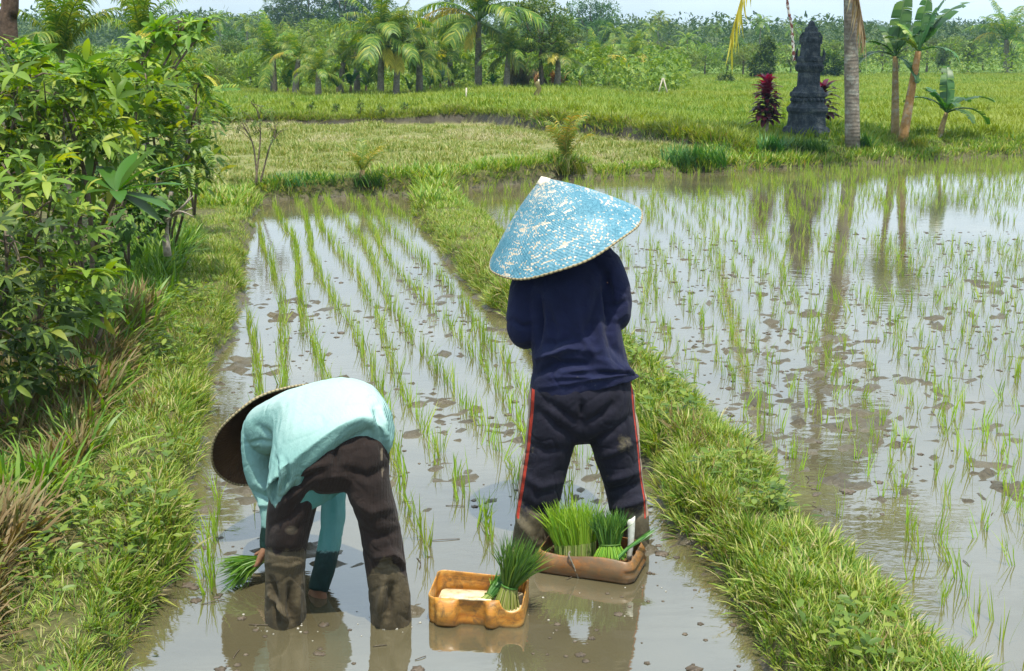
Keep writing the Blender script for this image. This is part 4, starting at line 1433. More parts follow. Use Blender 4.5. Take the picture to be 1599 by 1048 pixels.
tray('crate_shell', Lx, LyA, 0.034, rimA, 0.0042, bulgeA, ORANGE, ob)
g = Geo(); fl = rrect(Lx - 0.030, LyA - 0.030, 0.02, 10)
rings(g, np.array([np.column_stack([fl, np.full(len(fl), 0.044)]), np.column_stack([fl * 0.98, np.full(len(fl), 0.050)]), np.column_stack([fl * 0.5, np.full(len(fl), 0.051)])]))
g.build('crate_floor', CREAM, ob)
lip = Geo()
pth = np.array([(-Lx / 2 + 0.045 + q * 0.01, -LyA / 2 + 0.004, 0.110 + 0.001 * math.sin(q)) for q in range(int((Lx * 0.74 - 0.05) / 0.01))])
tube(lip, pth, np.array([0.0045] * len(pth)), 8)
lip.build('rolled_lip', CREAM, ob)

# right, brown and muddy
FL, FR = G(838, 892), G(984, 913)
u = (FR - FL)[:2]; LxB = float(np.linalg.norm(u)); angB = math.atan2(u[1], u[0])
vB = np.array([-math.sin(angB), math.cos(angB)])
LyB = 0.215
cenB = (FL[:2] + FR[:2]) / 2 + vB * (LyB / 2)
rb = empty('plastic_crate', (cenB[0], cenB[1], -0.010), angB, "muddy brown crate holding upright seedlings behind the orange one, at the standing planter's feet", 'crate')


def rimB(x, y):
    return 0.094 + 0.006 * math.sin(x * 21) + (0.006 if y > 0 else 0) + 0.004 * (x / LxB)


def bulgeB(x, y, t):
    b = 0.018 * (1 - (2 * t - 0.9) ** 2)
    if x > LxB / 2 - 0.02 and abs(t - 0.55) < 0.09: b -= 0.006
    return b


tray('crate_shell', LxB, LyB, 0.03, rimB, 0.0045, bulgeB, RUST, rb)
g = Geo()
ct = curve3([(-0.055, -LyB / 2 + 0.010, 0.104), (-0.052, -LyB / 2 - 0.014, 0.100), (-0.035, -LyB / 2 - 0.016, 0.066), (-0.020, -LyB / 2 - 0.014, 0.03), (-0.014, -LyB / 2 - 0.006, 0.004)], 24)
tube(g, ct, 0.0035 + 0.0008 * np.sin(np.arange(24) * 2.2), 7)
m, nt, out = newmat('grey_rope')
principled(nt, out, ramp(nt, noise_tex(nt, 120, 3), [(0.3, (0.10, 0.085, 0.06)), (0.7, (0.27, 0.24, 0.19))]), 0.9, bump(nt, noise_tex(nt, 300, 2), 0.8, 0.003))
ROPE = m
g.build('rope_handle', ROPE, rb)

# ---------------------------------------------------------------- seedling bundles
DARKG = leafmat('dark_seedling_leaf', [(0.0, (0.035, 0.11, 0.022)), (0.5, (0.07, 0.19, 0.028)), (1.0, (0.17, 0.31, 0.04))], 0.25, 0.45)
LIGHTG = leafmat('light_seedling_leaf', [(0.0, (0.14, 0.29, 0.018)), (0.5, (0.24, 0.41, 0.03)), (1.0, (0.36, 0.50, 0.06))], 0.4, 0.45)
STEMG = leafmat('pale_seedling_stem', [(0.0, (0.18, 0.30, 0.05)), (0.5, (0.33, 0.42, 0.09)), (1.0, (0.50, 0.50, 0.22))], 0.3, 0.5)


def bundle(label, foot, tie, tip, r_foot, r_tie, r_tip, n, mats, w=0.0042, tie_band=True, hang=0.0, flat=1.0):
    foot, tie, tip = (np.asarray(v, float) for v in (foot, tie, tip))
    o = empty('seedling_bundle', foot, 0, label, 'seedlings', None)
    lw, st = Geo(), Geo()
    ax = tip - foot; ax /= np.linalg.norm(ax)
    s = np.cross(ax, [0, 0, 1.0]) if abs(ax[2]) < 0.9 else np.cross(ax, [0, 1.0, 0])
    s /= np.linalg.norm(s); t_ = np.cross(s, ax)
    # keep the wide side across
    for _ in range(n):
        a = rnd.uniform(0, 2 * math.pi); q = math.sqrt(rnd.random())
        e = s * math.cos(a) + t_ * math.sin(a) * flat
        p0 = foot + e * r_foot * q + ax * rnd.uniform(-0.008, 0.008)
        p1 = tie + e * r_tie * q
        Lf = rnd.uniform(0.60, 1.15)
        p2 = tie + (tip - tie) * Lf * 0.55 + e * (r_tie + (r_tip - r_tie) * 0.5) * q
        p3 = tie + (tip - tie) * Lf + e * r_tip * q * rnd.uniform(0.6, 1.35) + np.array([rnd.gauss(0, .012), rnd.gauss(0, .012), 0]) + np.array([0, 0, -hang * q * rnd.random()])
        c1 = curve3([p0, p1], 3)
        tube(st, c1, [0.0017, 0.0019, 0.0017], 4, False)
        c2 = curve3([p1, p2, p3], 5)
        tang = np.gradient(c2, axis=0); tang /= np.linalg.norm(tang, axis=1)[:, None]
        rd = np.array([rnd.gauss(0, 1), rnd.gauss(0, 1), rnd.gauss(0, 1)])
        sd = np.cross(tang, rd); sd /= np.linalg.norm(sd, axis=1)[:, None] + 1e-9
        W = w * np.array([0.5, 0.55, 0.5, 0.35, 0.05])[:, None]
        V = np.empty((10, 3)); V[0::2] = c2 + sd * W; V[1::2] = c2 - sd * W
        lw.add(V - foot, None, [[2 * k, 2 * k + 1, 2 * k + 3, 2 * k + 2] for k in range(4)])
    link('leaves', lw.mesh('leaves', True, [mats[0]]), o)
    sm_ = st.mesh('stems', True, [mats[1]]); localise(sm_, foot)
    link('stems', sm_, o)
    if tie_band:
        g = Geo(); a = np.linspace(0, 2 * np.pi, 25)
        pth = (tie - foot)[None] + (np.cos(a)[:, None] * s + np.sin(a)[:, None] * t_ * flat) * (r_tie * 1.05)
        tube(g, pth, 0.0035, 6, False)
        link('tie', g.mesh('tie', True, [DARKG]), o)
    return o


def inA(x, y, z):
    return np.array([cen[0] + math.cos(ang) * x - math.sin(ang) * y, cen[1] + math.sin(ang) * x + math.cos(ang) * y, z])


def inB(x, y, z):
    return np.array([cenB[0] + math.cos(angB) * x - math.sin(angB) * y, cenB[1] + math.sin(angB) * x + math.cos(angB) * y, z])


bundle('tied dark green seedling bundle standing tall at the right end of the orange crate', inA(0.100, -0.02, 0.018), inA(0.108, -0.005, 0.105), inA(0.160, 0.03, 0.255), 0.052, 0.027, 0.100, 330, (DARKG, STEMG), 0.0046)
bundle('small dark seedling bundle lying flat on the orange crate floor', inA(-0.005, -0.05, 0.040), inA(0.035, 0.0, 0.062), inA(0.085, 0.075, 0.115), 0.024, 0.018, 0.042, 110, (DARKG, STEMG), 0.0046, flat=0.6)
bundle('broad bright light green bunch of loose seedlings upright in the brown crate', inB(-0.062, 0.00, 0.010), inB(-0.066, 0.01, 0.085), inB(-0.098, 0.03, 0.235), 0.078, 0.082, 0.125, 420, (LIGHTG, STEMG), 0.0046, False, flat=0.55)
bundle('tied dark green seedling bundle with a pale splayed foot in the brown crate', inB(0.086, -0.035, 0.060), inB(0.078, -0.015, 0.108), inB(0.066, 0.01, 0.228), 0.066, 0.038, 0.076, 330, (DARKG, LIGHTG), 0.0046, flat=0.8)
bundle('few long dark green seedlings lying over the right rim of the brown crate', inB(0.120, -0.06, 0.075), inB(0.150, -0.02, 0.105), inB(0.225, 0.07, 0.150), 0.008, 0.006, 0.012, 16, (DARKG, DARKG), 0.006, False)
hb = D(409, 874, Y0 + .285)
bundle('bright seedling bundle held low in the left hand of the bending planter', D(424, 868, Y0 + .285), hb, D(349, 897, Y0 + .26), 0.018, 0.014, 0.072, 260, (leafmat('held_seedling_leaf', [(0.0, (0.05, 0.16, 0.016)), (0.5, (0.11, 0.27, 0.02)), (1.0, (0.22, 0.38, 0.04))], 0.35, 0.45), STEMG), 0.0046, False, hang=0.03)
# white strip standing in the brown crate
g = Geo()
P = []
for k in range(9):
    t = k / 8
    c0 = inB(0.140 + 0.004 * t, 0.045, 0.03 + 0.165 * t) + np.array([0.004 * math.sin(t * 3), 0, 0])
    w_ = 0.009 + 0.006 * t
    P.append([c0 + [-w_, -0.004, 0], c0 + [0, -0.007 - 0.003 * t, 0], c0 + [w_, -0.004, 0.002 * k], c0 + [w_, 0.0, 0.002 * k], c0 + [0, -0.004, 0], c0 + [-w_, 0.0, 0]])
rings(g, np.array(P))
m, nt, out = newmat('white_plastic_strip')
principled(nt, out, ramp(nt, noise_tex(nt, 40, 4), [(0.3, (0.55, 0.55, 0.47)), (0.7, (0.80, 0.80, 0.74))]), 0.5)
tag(g.build('plastic_strip', m), 'white plastic strip standing upright in the brown crate beside the dark bundle', 'strip')

# ---------------------------------------------------------------- bits on the water
m, nt, out = newmat('mud_crumbs')
principled(nt, out, ramp(nt, noise_tex(nt, 30, 3), [(0.3, (0.05, 0.036, 0.022)), (0.7, (0.13, 0.10, 0.07))]), 0.55)
CRUMB = m
m, nt, out = newmat('foam')
principled(nt, out, (0.42, 0.40, 0.35), 0.3)
FOAM = m
g = Geo()
npts = 5200
q = np.column_stack([rng.uniform(-1.8, 5.5, npts), rng.uniform(2.6, 13, npts)])
ta = terrain(q)
keep = (ta[5] < -0.04) & (fbm(q[:, 0] * 1.6, q[:, 1] * 1.6, 3, 50) > 0.47)
q = q[keep]
wl = np.where(poly_sd(q, B2) < 0, ZB, ZA)
lump = Geo(); ball(lump, (0, 0, 0), (1, 1, 1)); lt = lump.tmpl()
lt = (lt[0] * (1 + 0.45 * np.sin(lt[0] @ np.array([7.0, 4.0, 4.0])) * np.cos(lt[0] @ np.array([2.0, 8.0, 3.0])))[:, None], lt[1], lt[2])
s = rng.gamma(1.3, 0.0030, len(q)) + 0.0025
M = xf(q[:, 0], q[:, 1], wl + 0.001, rng.uniform(0, 6.28, len(q)), s * rng.uniform(0.8, 1.8, len(q)), 0, 0, s * 0.28)
g.scatter(lt, M)
tag(g.build('mud_crumbs', CRUMB), kind='stuff')
# floating stems
g = Geo()
for _ in range(60):
    a = G(rnd.uniform(240, 1550), rnd.uniform(360, 1040), 0.0)
    if poly_sd(a[None, :2], A2)[0] < -0.05: z0 = ZA
    elif poly_sd(a[None, :2], B2)[0] < -0.05: z0 = ZB
    else: continue
    L = rnd.uniform(0.03, 0.14); az = rnd.uniform(0, 6.28)
    c = curve3([(a[0], a[1], z0 + 0.002), (a[0] + L * .5 * math.cos(az) + rnd.gauss(0, .06) * L, a[1] + L * .5 * math.sin(az), z0 + 0.004), (a[0] + L * math.cos(az), a[1] + L * math.sin(az), z0 + 0.003)], 7)
    tube(g, c, 0.0016, 5)
tag(g.build('floating_stems', CRUMB), kind='stuff')
g = Geo()
fq = []
for _ in range(46):
    x, y = (rnd.gauss(930, 70), rnd.gauss(945, 22)) if rnd.random() < 0.45 else ((rnd.gauss(445, 40), rnd.gauss(980, 8)) if rnd.random() < 0.5 else (rnd.gauss(615, 40), rnd.gauss(975, 8)))
    p_ = G(x, y)
    if poly_sd(p_[None, :2], A2)[0] < -0.05: fq.append(p_)
fq = np.array(fq)
s = rng.gamma(2.0, 0.0009, len(fq)) + 0.0008
g.scatter(lt, xf(fq[:, 0], fq[:, 1], np.full(len(fq), 0.0008), rng.uniform(0, 6.28, len(fq)), s, 0, 0, s * 0.5))
tag(g.build('foam_flecks', FOAM), kind='stuff')
# ---------------------------------------------------------------- plants
def bark(name, stops, scale=30, ringy=0.0):
    m, nt, out = newmat(name)
    n1 = noise_tex(nt, scale, 5, 0.65)
    c = ramp(nt, n1, stops)
    h = n1
    if ringy:
        tcx = nt.nodes.new('ShaderNodeTexCoord')
        w = nt.nodes.new('ShaderNodeTexWave'); w.bands_direction = 'Z'; w.inputs['Scale'].default_value = ringy
        w.inputs['Distortion'].default_value = 3; w.inputs['Detail'].default_value = 2
        nt.links.new(tcx.outputs['Object'], w.inputs['Vector'])
        c = mixc(nt, math_(nt, 'MULTIPLY', w.outputs['Fac'], 0.16), c, (0.06, 0.05, 0.04))
        lich = ramp(nt, noise_tex(nt, 5, 6, 0.7), [(0.52, (0, 0, 0)), (0.62, (0.75,) * 3)])
        c = mixc(nt, lich, c, (0.34, 0.34, 0.29))
        h = math_(nt, 'ADD', n1, math_(nt, 'MULTIPLY', w.outputs['Fac'], 0.25))
    principled(nt, out, c, 0.85, bump(nt, h, 0.6, 0.02), spec=0.2)
    return m


BARK = bark('grey_brown_bark', [(0.3, (0.06, 0.045, 0.032)), (0.7, (0.20, 0.155, 0.11))])
PALMBARK = bark('palm_bark', [(0.3, (0.11, 0.09, 0.07)), (0.7, (0.27, 0.235, 0.19))], 14, 5.0)
PALEBARK = bark('pale_bark', [(0.3, (0.22, 0.18, 0.14)), (0.7, (0.42, 0.37, 0.31))])
BANSTEM = bark('banana_stem_bark', [(0.3, (0.16, 0.12, 0.04)), (0.5, (0.30, 0.22, 0.10)), (0.7, (0.42, 0.30, 0.17))], 12, 1.2)
CASSAVA = leafmat('cassava_leaf', [(0.0, (0.055, 0.115, 0.013)), (0.45, (0.125, 0.225, 0.026)), (0.8, (0.20, 0.31, 0.04)), (1.0, (0.36, 0.39, 0.065))], 0.34, 0.5, 0.28)
CASSDARK = leafmat('dark_bush_leaf', [(0.0, (0.020, 0.048, 0.008)), (0.5, (0.050, 0.105, 0.014)), (0.9, (0.13, 0.21, 0.027)), (1.0, (0.26, 0.27, 0.05))], 0.27, 0.5, 0.28)
BIGLEAF = leafmat('broad_glossy_leaf', [(0.0, (0.030, 0.095, 0.014)), (0.6, (0.055, 0.14, 0.02)), (1.0, (0.09, 0.19, 0.03))], 0.3, 0.38, 0.35)
FINELEAF = leafmat('fine_light_leaf', [(0.0, (0.05, 0.13, 0.018)), (0.5, (0.11, 0.22, 0.025)), (0.9, (0.22, 0.32, 0.04)), (1.0, (0.36, 0.36, 0.06))], 0.35, 0.45)
PALM = leafmat('palm_leaf', [(0.0, (0.05, 0.12, 0.014)), (0.5, (0.11, 0.20, 0.022)), (0.85, (0.22, 0.28, 0.034)), (1.0, (0.36, 0.35, 0.06))], 0.35, 0.45, 0.3)
PALMY = leafmat('yellow_palm_leaf', [(0.0, (0.38, 0.34, 0.04)), (0.6, (0.55, 0.46, 0.06)), (1.0, (0.68, 0.58, 0.14))], 0.35, 0.45)
PALMD = leafmat('dry_palm_leaf', [(0.0, (0.22, 0.14, 0.07)), (0.6, (0.40, 0.28, 0.15)), (1.0, (0.52, 0.42, 0.26))], 0.2, 0.7)
BANANA = leafmat('banana_leaf', [(0.0, (0.022, 0.085, 0.018)), (0.6, (0.045, 0.135, 0.026)), (1.0, (0.10, 0.20, 0.03))], 0.3, 0.36, 0.5)
BANLIGHT = leafmat('light_banana_leaf', [(0.0, (0.07, 0.17, 0.025)), (0.6, (0.13, 0.25, 0.035)), (1.0, (0.30, 0.36, 0.06))], 0.35, 0.4)
TREELEAF = leafmat('tree_leaf', [(0.0, (0.035, 0.075, 0.012)), (0.5, (0.075, 0.13, 0.018)), (0.85, (0.15, 0.20, 0.028)), (1.0, (0.24, 0.26, 0.05))], 0.28, 0.5)
FARLEAF = leafmat('far_tree_leaf', [(0.0, (0.030, 0.075, 0.018)), (0.5, (0.06, 0.12, 0.024)), (1.0, (0.12, 0.19, 0.035))], 0.25, 0.55)
LIMELEAF = leafmat('lime_tree_leaf', [(0.0, (0.07, 0.14, 0.014)), (0.5, (0.14, 0.225, 0.022)), (1.0, (0.25, 0.31, 0.035))], 0.3, 0.5)
REDLEAF = leafmat('magenta_leaf', [(0.0, (0.20, 0.012, 0.045)), (0.6, (0.34, 0.022, 0.085)), (1.0, (0.46, 0.05, 0.12))], 0.3, 0.4)
MAROON = leafmat('maroon_leaf', [(0.0, (0.035, 0.008, 0.012)), (0.6, (0.075, 0.014, 0.018)), (1.0, (0.16, 0.03, 0.03))], 0.25, 0.4)
DRYLEAF = leafmat('rusty_dry_leaf', [(0.0, (0.16, 0.07, 0.03)), (0.6, (0.30, 0.15, 0.06)), (1.0, (0.42, 0.28, 0.12))], 0.2, 0.7)


def lance(L, w, bend, segs=4, fold=0.25, up=0.0):
    """leaf along +X, drooping by bend, folded along its midrib"""
    t = np.linspace(0, 1, segs + 1)
    prof = np.sin(np.pi * np.clip(t * 0.92 + 0.06, 0, 1)) ** 0.75
    a = up - bend * t
    x = np.concatenate([[0], np.cumsum(np.cos(a[:-1]) * L / segs)]); z = np.concatenate([[0], np.cumsum(np.sin(a[:-1]) * L / segs)])
    V = []
    for k in range(segs + 1):
        hw = w * 0.5 * prof[k] if 0 < k < segs else w * 0.06
        V += [[x[k], hw, z[k] + hw * fold], [x[k], 0, z[k]], [x[k], -hw, z[k] + hw * fold]]
    Q = []
    for k in range(segs):
        b = 3 * k
        Q += [[b, b + 3, b + 4, b + 1], [b + 1, b + 4, b + 5, b + 2]]
    return np.array(V), np.zeros((0, 3), int), np.array(Q)


def rotz(V, a):
    c, s = math.cos(a), math.sin(a)
    return V @ np.array([[c, s, 0], [-s, c, 0], [0, 0, 1]])


def roty(V, a):
    c, s = math.cos(a), math.sin(a)
    return V @ np.array([[c, 0, -s], [0, 1, 0], [s, 0, c]])


def palmate(r, nl, L=1.0):
    g = Geo()
    for k in range(nl):
        a = math.pi * 1.5 * (k / (nl - 1) - 0.5) + r.uniform(-.08, .08)
        ln = L * (1.0 - 0.30 * abs(k / (nl - 1) - 0.5) * 2) * r.uniform(0.9, 1.1)
        V, T, Q = lance(ln, ln * 0.27, r.uniform(0.7, 1.5), 4, 0.3, r.uniform(0.1, 0.5))
        g.add(rotz(V, a), None, Q)
    tube(g, [(-0.9, 0, -0.1), (-0.4, 0, 0.03), (0, 0, 0)], [0.016, 0.014, 0.012], 4, False)
    return g.tmpl()


def pinnate(r, n=9, L=1.0, w=0.13):
    g = Geo()
    for k in range(n):
        for s in (-1, 1):
            V, T, Q = lance(0.34 * L * (1 - 0.4 * abs(k / n - 0.4)), w, 0.5, 2, 0.2)
            V = rotz(V, s * r.uniform(0.8, 1.1)); V = V + [L * (0.1 + 0.85 * k / n), 0, -0.35 * L * (k / n) ** 2]
            g.add(V, None, Q)
    return g.tmpl()


rp = random.Random(77)
PALMATES = [palmate(rp, n_) for n_ in (5, 6, 6, 7)]
PINNATES = [pinnate(rp, 8), pinnate(rp, 10)]
SIMPLE = []
for q in range(3):
    g = Geo()
    for k in range(4):
        V, T, Q = lance(0.9, 0.34, rp.uniform(0.3, 0.9), 3, 0.2, 0.3)
        V = rotz(V, rp.uniform(0, 6.28)) + [rp.gauss(0, .22), rp.gauss(0, .22), rp.gauss(0, .18)]
        g.add(V, None, Q)
    SIMPLE.append(g.tmpl())


def orient(pos, dirs, size, roll):
    """4x4 transforms: local X along dirs, local Z as far up as possible, rolled"""
    n = len(pos)
    X = dirs / (np.linalg.norm(dirs, axis=1)[:, None] + 1e-9)
    up = np.tile([0, 0, 1.0], (n, 1)) + rng.normal(0, roll, (n, 3))
    Y = np.cross(up, X); Y /= np.linalg.norm(Y, axis=1)[:, None] + 1e-9
    Z = np.cross(X, Y)
    M = np.zeros((n, 4, 4)); M[:, 3, 3] = 1
    s = np.broadcast_to(size, (n,))[:, None]
    M[:, :3, 0] = X * s; M[:, :3, 1] = Y * s; M[:, :3, 2] = Z * s; M[:, :3, 3] = pos
    return M


def blob_points(c, r, n, hollow=0.35):
    d = rng.normal(0, 1, (n, 3)); d /= np.linalg.norm(d, axis=1)[:, None]
    q = (hollow + (1 - hollow) * rng.random(n)) ** 0.6
    q = q * (0.75 + 0.5 * fbm(d[:, 0] * 2.3 + c[0] * 3, d[:, 1] * 2.3 + d[:, 2] * 3 + c[1], 2, 14))
    return c + d * q[:, None] * r, d


def shrub(name, label, cat, base, blobs, leaf_t, leaf_s, density, mat, group=None, stem_r=0.014, droop=0.3, stem_mat=None, roll=0.35, parts=('stem', 'foliage')):
    """blobs: (center, radius xyz) in world; stems run from the base into every blob and fork into twigs"""
    base = np.asarray(base, float)
    o = empty(name, base, 0, label, cat, group)
    st, fo = Geo(), Geo()
    for c, r in blobs:
        c = np.asarray(c, float); r = np.broadcast_to(np.asarray(r, float), (3,))
        mid = (base * 0.45 + c * 0.55) + np.array([rnd.gauss(0, .06), rnd.gauss(0, .06), 0.1 * (c[2] - base[2])])
        pth = curve3([base + [rnd.gauss(0, .04), rnd.gauss(0, .04), -0.03], mid, c, c + [rnd.gauss(0, .2) * r[0], rnd.gauss(0, .2) * r[1], r[2] * 0.6]], 14)
        tube(st, pth - base, np.linspace(stem_r, stem_r * 0.35, 14), 7)
        for _ in range(6):
            a = pth[rnd.randrange(5, 13)]
            b, _d = blob_points(c, r * 0.8, 1); b = b[0]
            tube(st, curve3([a, (a + b) / 2 + [0, 0, 0.05], b], 6) - base, np.linspace(stem_r * 0.4, stem_r * 0.15, 6), 5)
        n = int(density * (r[0] * r[1] + r[1] * r[2] + r[0] * r[2]) / 3)
        P, d = blob_points(c, r, n)
        dirs = d * [1, 1, 0.6] + rng.normal(0, 0.35, (n, 3)) + [0, 0, -droop]
        s = leaf_s * (0.55 + 0.95 * rng.random(n) ** 1.5)
        M = orient(P - base, dirs, s, roll)
        w = rng.integers(0, len(leaf_t), n)
        for k, t in enumerate(leaf_t): fo.scatter(t, M[w == k])
    link(parts[0], st.mesh(parts[0], True, [stem_mat or BARK]), o)
    link(parts[1], fo.mesh(parts[1], True, [mat]), o)
    return o


def B(x, y, Y, rpx, ry=None, depth=None):
    """a clump seen at photo position x,y at distance Y with radius rpx"""
    k = (Y * cp + 0.5) / F_PX
    r = rpx * k
    return (D(x, y, Y), (r, depth if depth else r, (ry * k) if ry else r))


_YS = np.concatenate([np.linspace(2.0, 30, 700), np.linspace(30.1, 130, 500)])


def ground_at(x, y, z0=0.12):
    """first point where the line of sight meets the ground"""
    d = ray(x, y)
    L = np.array([0, 0, CAM_H]) + d[None] * (_YS / d[1])[:, None]
    zt = terrain(L[:, :2])[0]
    k = np.argmax(L[:, 2] <= zt)
    if L[k, 2] > zt[k]: k = len(_YS) - 1
    return np.array([L[k, 0], L[k, 1], zt[k]])


# ---- the bushes on the left bank
b0 = ground_at(-30, 690)
shrub('cassava_bush', 'nearest dark leafy bush at the left bank edge, over the dry grass', 'bush', b0,
      [B(-20, 520, 5.4, 120, 110), B(60, 500, 5.7, 90, 90), B(10, 410, 5.6, 100, 80), B(90, 570, 5.9, 60, 40)], PALMATES, 0.098, 900, CASSDARK, 'bushes on the left bank')
b1 = ground_at(92, 600)
shrub('cassava_bush', 'drooping cassava bush leaning out at mid bank with long fingered leaves', 'bush', b1,
      [B(120, 440, 6.6, 75, 65), B(75, 350, 6.6, 85, 80), B(30, 300, 6.5, 90, 70), B(150, 470, 6.9, 45, 35)], PALMATES, 0.118, 700, CASSAVA, 'bushes on the left bank')
b2 = ground_at(152, 540)
shrub('cassava_bush', 'tall pale-topped cassava bush with lit drooping leaves over the broad-leaved sapling', 'bush', b2,
      [B(110, 195, 7.3, 85, 66), B(50, 150, 7.2, 80, 52), B(150, 250, 7.5, 70, 60), B(20, 220, 7.3, 70, 70)], PALMATES, 0.13, 700, CASSAVA, 'bushes on the left bank', stem_r=0.018)
b3 = ground_at(-60, 560)
shrub('cassava_bush', 'darker cassava bush behind, filling the corner under the brown trunk', 'bush', b3,
      [B(-20, 330, 7.6, 90, 110), B(-10, 190, 7.6, 80, 80), B(30, 125, 8.0, 55, 34)], PALMATES, 0.11, 700, CASSDARK, 'bushes on the left bank')
b4 = ground_at(262, 398)
shrub('leafy_shrub', 'fine-leaved light shrub at the far end of the left bank above bare grey branches', 'bush', b4,
      [B(262, 230, 9.4, 62, 55), B(300, 190, 9.7, 42, 50), B(215, 200, 9.2, 55, 60), B(290, 265, 9.5, 38, 35), B(230, 140, 9.4, 55, 40)], PINNATES + SIMPLE[:1], 0.15, 900, FINELEAF, 'bushes on the left bank')
b5 = ground_at(205, 430)
shrub('leafy_shrub', 'dense dark shrub behind the broad-leaved sapling on the left bank', 'bush', b5,
      [B(190, 330, 8.6, 60, 60), B(240, 300, 8.9, 45, 45), B(150, 380, 8.3, 45, 50)], SIMPLE + PALMATES[:1], 0.105, 1000, CASSDARK, 'bushes on the left bank')
b6 = ground_at(300, 335)
shrub('leafy_shrub', 'small feathery shrub beside the far corner of the narrow paddy', 'bush', b6,
      [B(306, 150, 11.8, 32, 40), B(275, 110, 11.6, 45, 30), B(312, 235, 12.0, 26, 30)], PINNATES, 0.17, 900, FINELEAF, 'bushes on the left bank')
b7 = ground_at(150, 440)
shrub('overhanging_tree', 'tree behind the bushes whose drooping dark leaf sprays reach right against the sky', 'tree', b7,
      [B(210, 108, 10.2, 52, 34), B(285, 48, 10.4, 42, 20), B(318, 42, 10.4, 26, 14), B(240, 62, 10.3, 34, 18), B(120, 128, 10.0, 62, 34), B(165, 140, 10.2, 60, 40)], PALMATES, 0.155, 620, CASSAVA, None, stem_r=0.014)
b8 = ground_at(-40, 500)
shrub('leafy_shrub', 'yellow-green leafy shrub at the upper left edge behind the bushes', 'bush', b8,
      [B(5, 95, 10.5, 50, 36), B(45, 112, 10.8, 55, 34), B(-30, 140, 10.2, 60, 60)], PALMATES + SIMPLE, 0.17, 520, FINELEAF, 'bushes on the left bank')

# broad-leaved sapling among them
bb = ground_at(146, 470)
hd_ = D(183, 300, 7.0)
sap = empty('broadleaf_sapling', bb, 0, 'sapling with a whorl of big smooth oblong leaves among the left bushes', 'sapling')
g = Geo(); tube(g, curve3([bb, (bb + hd_) / 2 + [-.05, 0, .05], hd_], 10) - bb, np.linspace(0.018, 0.012, 10), 8)
g.build('stem', BARK, sap)
for az, L, up, bend in ((5, 0.46, 0.50, 0.35), (-12, 0.42, 0.25, 0.3), (-28, 0.40, -0.05, 0.35), (40, 0.34, 0.95, 0.4), (80, 0.34, 0.9, 0.6), (125, 0.36, 0.7, 0.8), (165, 0.42, 0.45, 0.6), (190, 0.40, 0.1, 0.6), (230, 0.36, 0.2, 0.7), (290, 0.34, 0.2, 0.6), (330, 0.36, -0.25, 0.4), (-5, 0.33, 0.75, 0.5)):
    V, T, Q = lance(L, L * 0.27, bend, 8, 0.18, up)
    g = Geo(); g.add(rotz(V, R(az)) + (hd_ - bb), None, Q)
    g.build('leaf', BIGLEAF, sap)

# bare grey branches
bs = ground_at(262, 402)
bo = empty('bare_branch', bs, 0, 'bare forked grey branches sticking out under the fine-leaved shrub', 'branch')
g = Geo()
for pts_, r0 in (([(262, 400, 9.0), (258, 360, 9.0), (262, 330, 8.95), (268, 300, 8.9)], .03), ([(215, 372, 8.9), (250, 350, 8.85), (275, 335, 8.8), (300, 325, 8.75)], .012), ([(270, 336, 8.8), (290, 318, 8.75), (302, 306, 8.75)], .009),
                  ([(262, 340, 8.9), (280, 330, 8.7), (302, 338, 8.7)], .008), ([(240, 355, 8.85), (252, 330, 8.85), (250, 310, 8.9)], .008), ([(284, 325, 8.77), (296, 308, 8.8), (297, 300, 8.8)], .006)):
    tube(g, curve3([D(*p) for p in pts_], 12) - bs, np.linspace(r0, r0 * 0.5, 12), 7)
g.build('branch', PALEBARK, bo)

# brown trunk in the corner
tb = ground_at(14, 330)
to = empty('tree_trunk', tb, 0, 'brown tree trunk running out of the top left corner behind the bushes', 'tree')
g = Geo(); top = D(17, -220, 11.5); ft = np.array([D(14, 60, 11.5)[0], 11.5, terr_z(-4.6, 11.5)])
tube(g, curve3([ft - [0, 0, .1], D(14, 60, 11.5), D(16, 0, 11.5), top], 14) - tb, np.linspace(0.085, 0.07, 14) * 1.0, 12)
g.build('trunk', bark('brown_trunk_bark', [(0.3, (0.05, 0.032, 0.022)), (0.7, (0.15, 0.10, 0.07))], 22), to)

# a leafless-stemmed sapling by the far left corner
sb = ground_at(404, 292, 0.3)
shrub('thin_sapling', 'thin sapling with bare dark stem and sparse leaves at the fallow field corner', 'sapling', sb,
      [(D(402, 175, sb[1] + .1), (.32, .3, .22)), (D(380, 195, sb[1]), (.2, .2, .12)), (D(430, 205, sb[1] + .1), (.22, .2, .12))], PINNATES, 0.11, 420, TREELEAF, stem_r=0.013)


